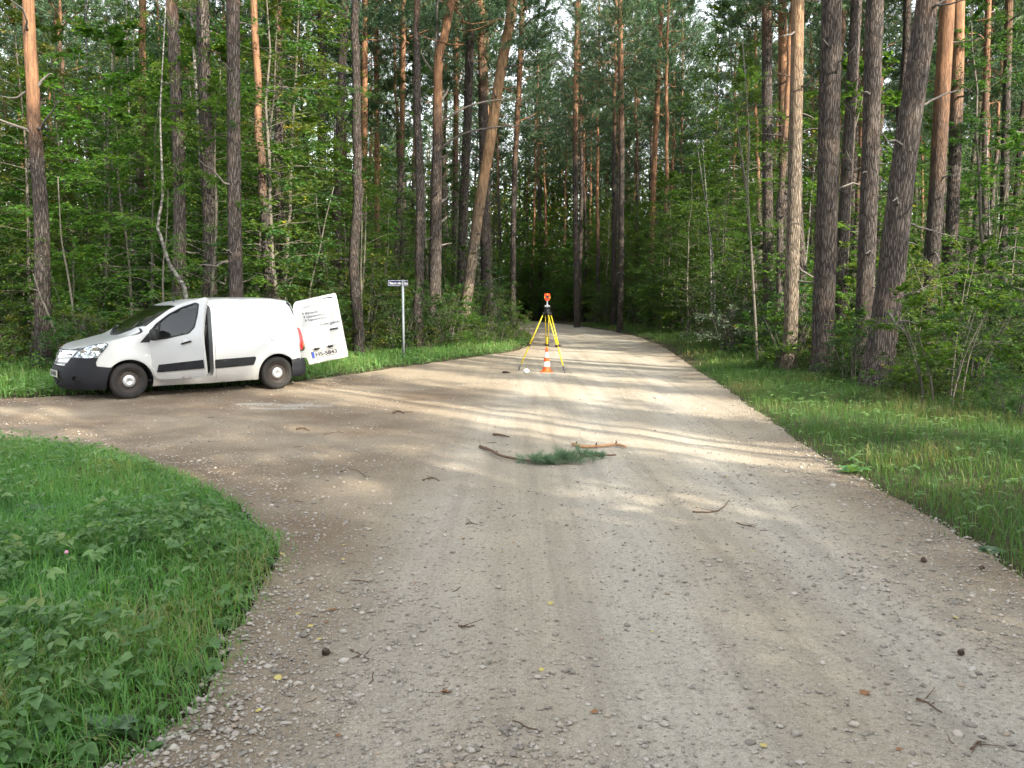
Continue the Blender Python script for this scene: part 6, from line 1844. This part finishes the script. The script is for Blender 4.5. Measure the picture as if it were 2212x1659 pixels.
def sticks():
    q = np.random.default_rng(23)
    # long stick with a green pine bough on it
    P = [lie(1037, 966, .02), lie(1062, 978, .03), lie(1085, 990, .03), (lie(1150, 1000, .03)), lie(1215, 1000, .05), lie(1270, 992, .05), lie(1330, 985, .03)]
    root = empty('pine_bough', P[3]); tag(root, 'fallen green pine bough with a long bare stick end on the road', 'bough')
    sp = catmull(np.array(P) - P[3], 8)
    g = Geo(); g.tube(sp, np.interp(np.linspace(0, 1, len(sp)), [0, .4, 1], [.020, .013, .010]), 8); stk = g.obj('stick', M_WOODDARK, root, True)
    for f in (.08, .16, .23, .30, .38):
        i = int(f * (len(sp) - 1)); d = unit(np.array([q.normal(), q.normal(), abs(q.normal()) * .6 + .2])); g = Geo(); g.tube([sp[i], sp[i] + d * q.uniform(.03, .07)], [.010, .005], 6); g.obj('knot', M_WOODDARK, stk)
    tw = Geo(); S, D = [], []
    for k in range(60):
        f = q.uniform(.47, .80) if k > 8 else q.uniform(.84, .93)
        i = int(f * (len(sp) - 1)); p = sp[i]
        d = unit(np.array([q.uniform(-1, 1), q.uniform(-.9, .9), q.uniform(-.05, .55)])); l = q.uniform(.04, .17) * (1 if f < .86 else .6)
        e = p + d * l; tw.tube([p, (p + e) / 2 + q.normal(0, .01, 3), e], [.004, .003, .002], 4, False)
        for t in np.linspace(.35, 1.0, 5): S.append(p + (e - p) * t); D.append(d)
    tw.obj('twigs', M_WOODDARK, root)
    S, D = np.array(S), np.array(D); nn = 26
    Pp = np.repeat(S, nn, 0) + q.normal(0, .008, (len(S) * nn, 3)); dv = np.repeat(D, nn, 0) * .8 + q.normal(0, .7, (len(S) * nn, 3)); dv[:, 2] += .15
    sdv = np.cross(dv, q.normal(0, 1, dv.shape))
    V, F, T = leaf_cards(Pp, dv, sdv, q.uniform(.04, .075, len(Pp)), .0024, .1, np.clip(q.normal(.8, .15, len(Pp)), 0, 1))
    V[:, 2] = np.maximum(V[:, 2], -.028 + q.random(len(V)) * .004)
    link('needles', np_mesh('needles', V, F, leaf_mat('fresh_needles', [(0, (.06, .12, .07)), (.6, (.11, .20, .12)), (1, (.17, .27, .17))], .25, .45), False, {'tint': T}), root)
    # pale debarked stick
    P = np.array([lie(1237, 962, .03), lie(1260, 966, .03), lie(1300, 965, .03), lie(1330, 963, .03), lie(1352, 967, .025)])
    root = empty('stick', P[2]); tag(root, 'short thick pale stick with knots lying behind the pine bough', 'stick')
    sp = catmull(P - P[2], 6); g = Geo(); g.tube(sp, np.interp(np.linspace(0, 1, len(sp)), [0, .5, 1], [.020, .017, .014]), 9); w = g.obj('wood', M_WOODPALE, root, True)
    for f in (.12, .44, .78):
        i = int(f * (len(sp) - 1))
        for s in (1, -1):
            g = Geo(); g.tube([sp[i], sp[i] + np.array([.01, -.01 * s, .045 * s if s > 0 else -.02])], [.013, .007], 6); g.obj('knot', M_WOODDARK, w, True)
    # twigs
    tws = [([(1495, 1105), (1530, 1104), (1553, 1099), (1575, 1077)], 'forked dry twig on the road right of the pine bough', .007), ([(1590, 1128), (1620, 1133), (1637, 1128)], 'thin curved twig near the forked dry twig', .005), ([(755, 1405), (775, 1412), (798, 1425)], 'dark broken twig among stones near the corner grass', .006),
           ([(1980, 1505), (2005, 1515), (2032, 1535)], 'dry twig with side shoots close to the pine verge stones', .006), ([(2098, 1620), (2115, 1600), (2122, 1612)], 'curled dry root fibre at the road edge', .005), ([(1065, 938), (1080, 940), (1100, 944)], 'dark bark scrap at the edge of the sun strip', .018), ([(850, 895), (862, 890), (872, 896)], 'small dark clump of twigs on the side road', .016), ([(640, 928), (655, 925), (668, 930)], 'small dark scrap of twig near the van shadow', .012),
           ([(735, 1022), (755, 1015), (775, 1020), (790, 1035)], 'tangle of thin dark twigs on the side road', .006), ([(915, 1040), (935, 1035), (950, 1040)], 'brown twig lying on pale gravel chips', .008), ([(1005, 1130), (1015, 1128), (1030, 1131)], 'short dark twig mid road', .007), ([(700, 940), (730, 935), (745, 938)], 'long thin twig on the trodden side road', .006), ([(990, 1352), (1005, 1355), (1025, 1353)], 'short brown twig on the packed track', .006)]
    for path, lb, r_ in tws:
        P = np.array([lie(u, v, r_ * .9) for u, v in path]); root = empty('twig', P[0]); tag(root, lb, 'twig'); sp = catmull(P - P[0], 5) + q.normal(0, .004, (5 * (len(P) - 1) + 1, 3)) * np.array([1, 1, .3])
        g = Geo(); g.tube(sp, np.linspace(r_, r_ * .4, len(sp)), 6); w = g.obj('stem', M_WOODDARK, root, True)
        for k in range(3):
            i = int(q.uniform(.2, .9) * (len(sp) - 1)); g = Geo(); d = np.array([q.normal(), q.normal(), .3 * abs(q.normal())]) * .05; g.tube([sp[i], sp[i] + d], [r_ * .5, r_ * .25], 5); g.obj('side_shoot', M_WOODDARK, root)
    me = []
    for k in range(4):
        P = np.cumsum(np.column_stack([q.uniform(.02, .05, 5), q.normal(0, .012, 5), np.abs(q.normal(0, .002, 5))]), 0); g = Geo(); g.tube(P - P[2], [.0035, .004, .0035, .003, .002], 5); me.append(g.mesh('twig', M_WOODDARK, True))
    n = 0
    while n < 28:
        y = 3 + 13 * q.random() ** 1.3; x = q.uniform(-.62, .6) * y
        sdv = float(signed_road(np.array([[x, y]]))[0])
        if sdv > -.05 or (x > .2 and x < 2.2 and q.random() < .6): continue
        o = link('twig', me[int(q.integers(0, 4))]); o.location = (x, y, float(road_z(x, y)[0]) + .004); o.rotation_euler = (0, 0, q.uniform(0, 6.28)); s = q.uniform(.4, 1.0); o.scale = (s, s, s)
        tag(o, 'tiny dry twig on the trodden ground near the corner grass' if x < .3 else 'tiny dry twig on the gravel nearer the pine verge', 'twig', 'tiny twigs near the corner grass' if x < .3 else 'tiny twigs nearer the pine verge'); n += 1
sticks()

def cones_and_leaves():
    q = np.random.default_rng(29)
    V, F = [], []
    g = Geo(); n = 0
    for k in range(46):   # overlapping scales
        z = k / 46; a = k * 2.4; r = .021 * math.sin(math.pi * (z * .8 + .16)); p = np.array([0, 0, z * .05 - .02])
        d = np.array([math.cos(a), math.sin(a), .35]); s = np.array([-math.sin(a), math.cos(a), 0])
        e = p + d * (r + .006)
        g.add([p + d * r * .4 - s * .003, e - s * .006, e + s * .006, p + d * r * .4 + s * .003, e + np.array([0, 0, .005])], [np.array([(0, 1, 2, 3)]), np.array([(1, 4, 2), (0, 4, 1), (3, 2, 4)])])
    g.lathe([(.001, -.022), (.012, -.015), (.015, 0), (.010, .02), (.001, .032)], (0, 0, 0), (0, 0, 1), 8)
    me = g.mesh('pine_cone', M_CONEBROWN)
    for k, (u, v, lb) in enumerate([(1997, 1213, 'dark pine cone at the road edge by the verge burdock'), (2073, 1413, 'dark pine cone beside the heap of pale stones'), (2120, 1240, 'pine cone half in the verge litter'), (707, 1417, 'open pine cone beside the broken twig')]):
        o = link('pine_cone', me); o.location = lie(u, v, .016); o.rotation_euler = (1.5, q.uniform(-.3, .3), q.uniform(0, 6.28)); s = q.uniform(.6, .85); o.scale = (s, s, s); tag(o, lb, 'pine cone')
    def leaf_mesh(seed, toothed, mat):
        w = np.random.default_rng(seed); m = 14; t = np.linspace(0, 2 * math.pi, m, endpoint=False)
        r = (.8 + .2 * np.cos(t)) * (1 + (toothed * (np.arange(m) % 2) - toothed / 2)) * .03
        V = np.column_stack([r * np.cos(t), r * np.sin(t) * .75, .004 + np.abs(w.normal(0, .004, m))]); V = np.vstack([V, [0, 0, .002]]); F = np.array([(i, (i + 1) % m, m) for i in range(m)])
        g = Geo(); g.add(V, F); g.tube([(-.022, 0, .003), (-.05, .004, .002)], [.0012, .0008], 4); return g.mesh('fallen_leaf', mat)
    Ly = [leaf_mesh(k, .12, M_LEAFYEL) for k in range(3)]; Lo = [leaf_mesh(10 + k, .45, M_LEAFORG) for k in range(3)]
    fixed = [(610, 1210, 'y', 1.3), (1190, 1308, 'y', 1.2), (716, 1322, 'o', 1.4), (960, 1500, 'o', 1.5), (1285, 1540, 'o', .9), (1865, 1495, 'o', 1.3), (670, 1360, 'y', .9), (600, 1475, 'y', 1.1), (2065, 1335, 'y', 1.0), (1648, 1607, 'y', .9), (1085, 1195, 'y', .8), (645, 1333, 'y', .8), (690, 1385, 'y', .9), (440, 1047, 'o', 1.0), (1410, 1365, 'y', .6), (560, 1548, 'y', .8), (730, 1590, 'o', .8)]
    spots = [(*ground_at(u, v)[:2], c, s) for u, v, c, s in fixed]
    while len(spots) < 62:
        y = 3 + 9 * q.random(); x = q.uniform(-.62, .58) * y
        sdv = float(signed_road(np.array([[x, y]]))[0])
        if sdv < 0 and q.random() < .25 + .75 * math.exp(-(sdv / .7) ** 2): spots.append((x, y, 'y' if q.random() < .6 else 'o', q.uniform(.5, 1.0)))
    for x, y, c, s in spots:
        o = link('fallen_leaf', (Ly if c == 'y' else Lo)[int(q.integers(0, 3))]); o.location = (x, y, float(road_z(x, y)[0]) + .004); o.rotation_euler = (q.normal(0, .12), q.normal(0, .12), q.uniform(0, 6.28)); s *= .75; o.scale = (s, s, s)
        col = 'yellow' if c == 'y' else 'orange brown lobed'
        wh = 'near the corner grass' if x < 0 else 'on the gravel nearer the pine verge'
        tag(o, f'{col} fallen leaf {wh}', 'leaf', f'{col} fallen leaves {wh}')
cones_and_leaves()

def odds():
    q = np.random.default_rng(37)
    V, F = ico(q, 3, .75, .12); V = V * .075 * np.array([1.0, .8, 1.0]); V += q.normal(0, .004, V.shape)
    o = link('plastic_bag', np_mesh('plastic_bag', V, F, M_BAG, False)); o.location = lie(1137, 806, .05); tag(o, 'crumpled white plastic bag on the ground beside the tripod foot', 'bag')
    V, F = ico(q, 3, .62, .2); V = V * .07 * np.array([1.2, .9, 1]); V[:, 2] = np.maximum(V[:, 2], -.02)
    root = empty('bark_lump', lie(1092, 806, .02)); tag(root, 'dark brown lump with a short tail lying left of the tripod', 'lump')
    link('body', np_mesh('body', V, F, simple_mat('bark_dark', (.030, .016, .012), .8, var=.3), True), root)
    g = Geo(); g.tube([(.06, 0, 0), (.11, .0, -.005), (.125, 0, .03)], [.02, .012, .006], 6); g.obj('tail', M_CONEBROWN, root, True)
odds()

def herbs():
    q = np.random.default_rng(43)
    M_THISTLE = leaf_mat('thistle_leaves', [(0, (.075, .135, .075)), (.6, (.115, .185, .105)), (1, (.19, .25, .15))], .25, .55)
    def rosette(name, x, y, n, L_, label, mat, lobed, W=.22, pitch=(.15, .7), z=None, cat='weed'):
        zz = float(ground_z(np.array([[x, y]]))[0]) if z is None else z
        root = empty(name, (x, y, zz)); tag(root, label, cat)
        for k in range(n):
            a = np.array([k * 2.4 + q.uniform(-.2, .2)]); l = np.array([L_ * q.uniform(.75, 1.1)])
            m = 9 if lobed else 4
            V, F, T = lobed_leaf(a[0], q.uniform(*pitch), l[0], W, m, lobed, q) 
            link('leaf', np_mesh('leaf', V, F, mat, True, {'tint': np.full(len(V), np.clip(q.normal(.5, .2), 0, 1))}), root)
        return root
    def lobed_leaf(yaw, pitch, L_, W, m, lobed, q):
        t = np.linspace(0, 1, 2 * m + 1)
        w = np.sin(np.pi * np.clip(t * .92 + .06, 0, 1)) ** .8 * L_ * W
        if lobed: w = w * (1 + lobed * np.where(np.arange(len(t)) % 2 == 1, .5, -.55))
        d = np.array([math.cos(yaw), math.sin(yaw), 0]); s = np.array([-d[1], d[0], 0])
        c = d * (L_ * t * math.cos(pitch))[:, None] + np.array([0, 0, 1.0]) * (L_ * (t * math.sin(pitch) * 1.3 - .55 * t * t * math.sin(pitch) - .12 * t * t))[:, None] + np.array([0, 0, .02])
        sh = d * (L_ * .05 * np.where(np.arange(len(t)) % 2 == 1, 1, 0))[:, None] if lobed else 0
        V = np.concatenate([c - s * w[:, None] + np.array([0, 0, 1.0]) * (w * .35)[:, None] + sh, c, c + s * w[:, None] + np.array([0, 0, 1.0]) * (w * .35)[:, None] + sh])
        n = len(t); i = np.arange(n - 1); F = np.concatenate([np.stack([i, i + n, i + n + 1, i + 1], 1), np.stack([i + n, i + 2 * n, i + 2 * n + 1, i + n + 1], 1)])
        return V, F, None
    for u, v, n, l, lb in [(236, 1570, 13, .15, 'grey green lobed thistle at the very edge of the corner grass'), (190, 1500, 10, .13, 'smaller thistle behind the lobed thistle at the grass edge'), (285, 1195, 12, .18, 'dark thistle clump in the middle of the corner grass'), (95, 1120, 11, .18, 'thistle tuft near the back of the corner grass'), (40, 1620, 11, .15, 'thistle leaves low in the thick weeds')]:
        p = ground_at(u, v, .08); rosette('thistle', p[0], p[1], n, l, lb, M_THISTLE, 1.0, .17, (.3, 1.0))
    p = ground_at(2140, 1200); rosette('burdock', p[0], p[1], 11, .10, 'flat grey green burdock rosette at the gravel edge of the verge', M_THISTLE, 0, .34, (.05, .3))
    p = ground_at(1840, 1030); rosette('dock_plant', p[0], p[1], 8, .20, 'bright broad leaved dock where sun meets the verge', M_WEED, 0, .26, (.3, .9))
    for u, v, lb in [(590, 1200, 'broad plantain at the tip of the corner grass'), (540, 1330, 'low plantain at the ragged side of the corner grass'), (480, 1140, 'plantain in bright green edge grass'), (360, 1630, 'big round leaved plantain at the bottom grass edge'), (445, 1460, 'plantain among stones at the grass edge')]:
        p = ground_at(u, v); rosette('plantain', p[0] - .05, p[1], 9, q.uniform(.05, .085), lb, M_WEED, 0, .30, (.15, .7))
    # clover flower
    p = ground_at(147, 1260, .25); zz = float(ground_z(p[None, :2])[0]); root = empty('clover_flower', (p[0], p[1], zz)); tag(root, 'single pink clover flower above the corner weeds', 'flower')
    g = Geo(); g.tube([(.05, 0, 0), (.02, 0, .2), (0, 0, .33)], [.003, .0025, .002], 5); g.obj('stem', M_WEED, root)
    V, F = ico(q, 2, .9, .3); g = Geo(); g.add(V * .011 + np.array([0, 0, .335]), F); g.obj('flower_head', simple_mat('clover_pink', (.45, .22, .33), .8, var=.3, var_scale=90), root)
    # tall seed stalks in the verge
    for k, (u, v, l) in enumerate([(1915, 985, .42), (1890, 1000, .34), (1830, 990, .40), (2010, 1010, .36), (1960, 960, .45), (2090, 1060, .40), (1760, 930, .38), (2150, 1100, .42)]):
        p = ground_at(u, v); zz = float(ground_z(p[None, :2])[0]); root = empty('grass_stalk', (p[0], p[1], zz)); tag(root, 'pale dry grass stalk with a seed head standing above the verge', 'grass stalk', 'dry seed stalks in the verge')
        b = q.normal(0, .10); g = Geo(); g.tube([(0, 0, 0), (b * .3, 0, l * .5), (b, 0, l)], [.002, .0018, .001], 4); g.obj('stem', M_DRYGRASS, root, False, 'tint')
        g = Geo(); t = np.linspace(0, 1, 5); g.tube(np.column_stack([b * (.7 + .3 * t), 0 * t, l * (.72 + .3 * t)]), [.002, .006, .006, .004, .001], 5); g.obj('seed_head', M_DRYGRASS, root, False, 'tint')
herbs()
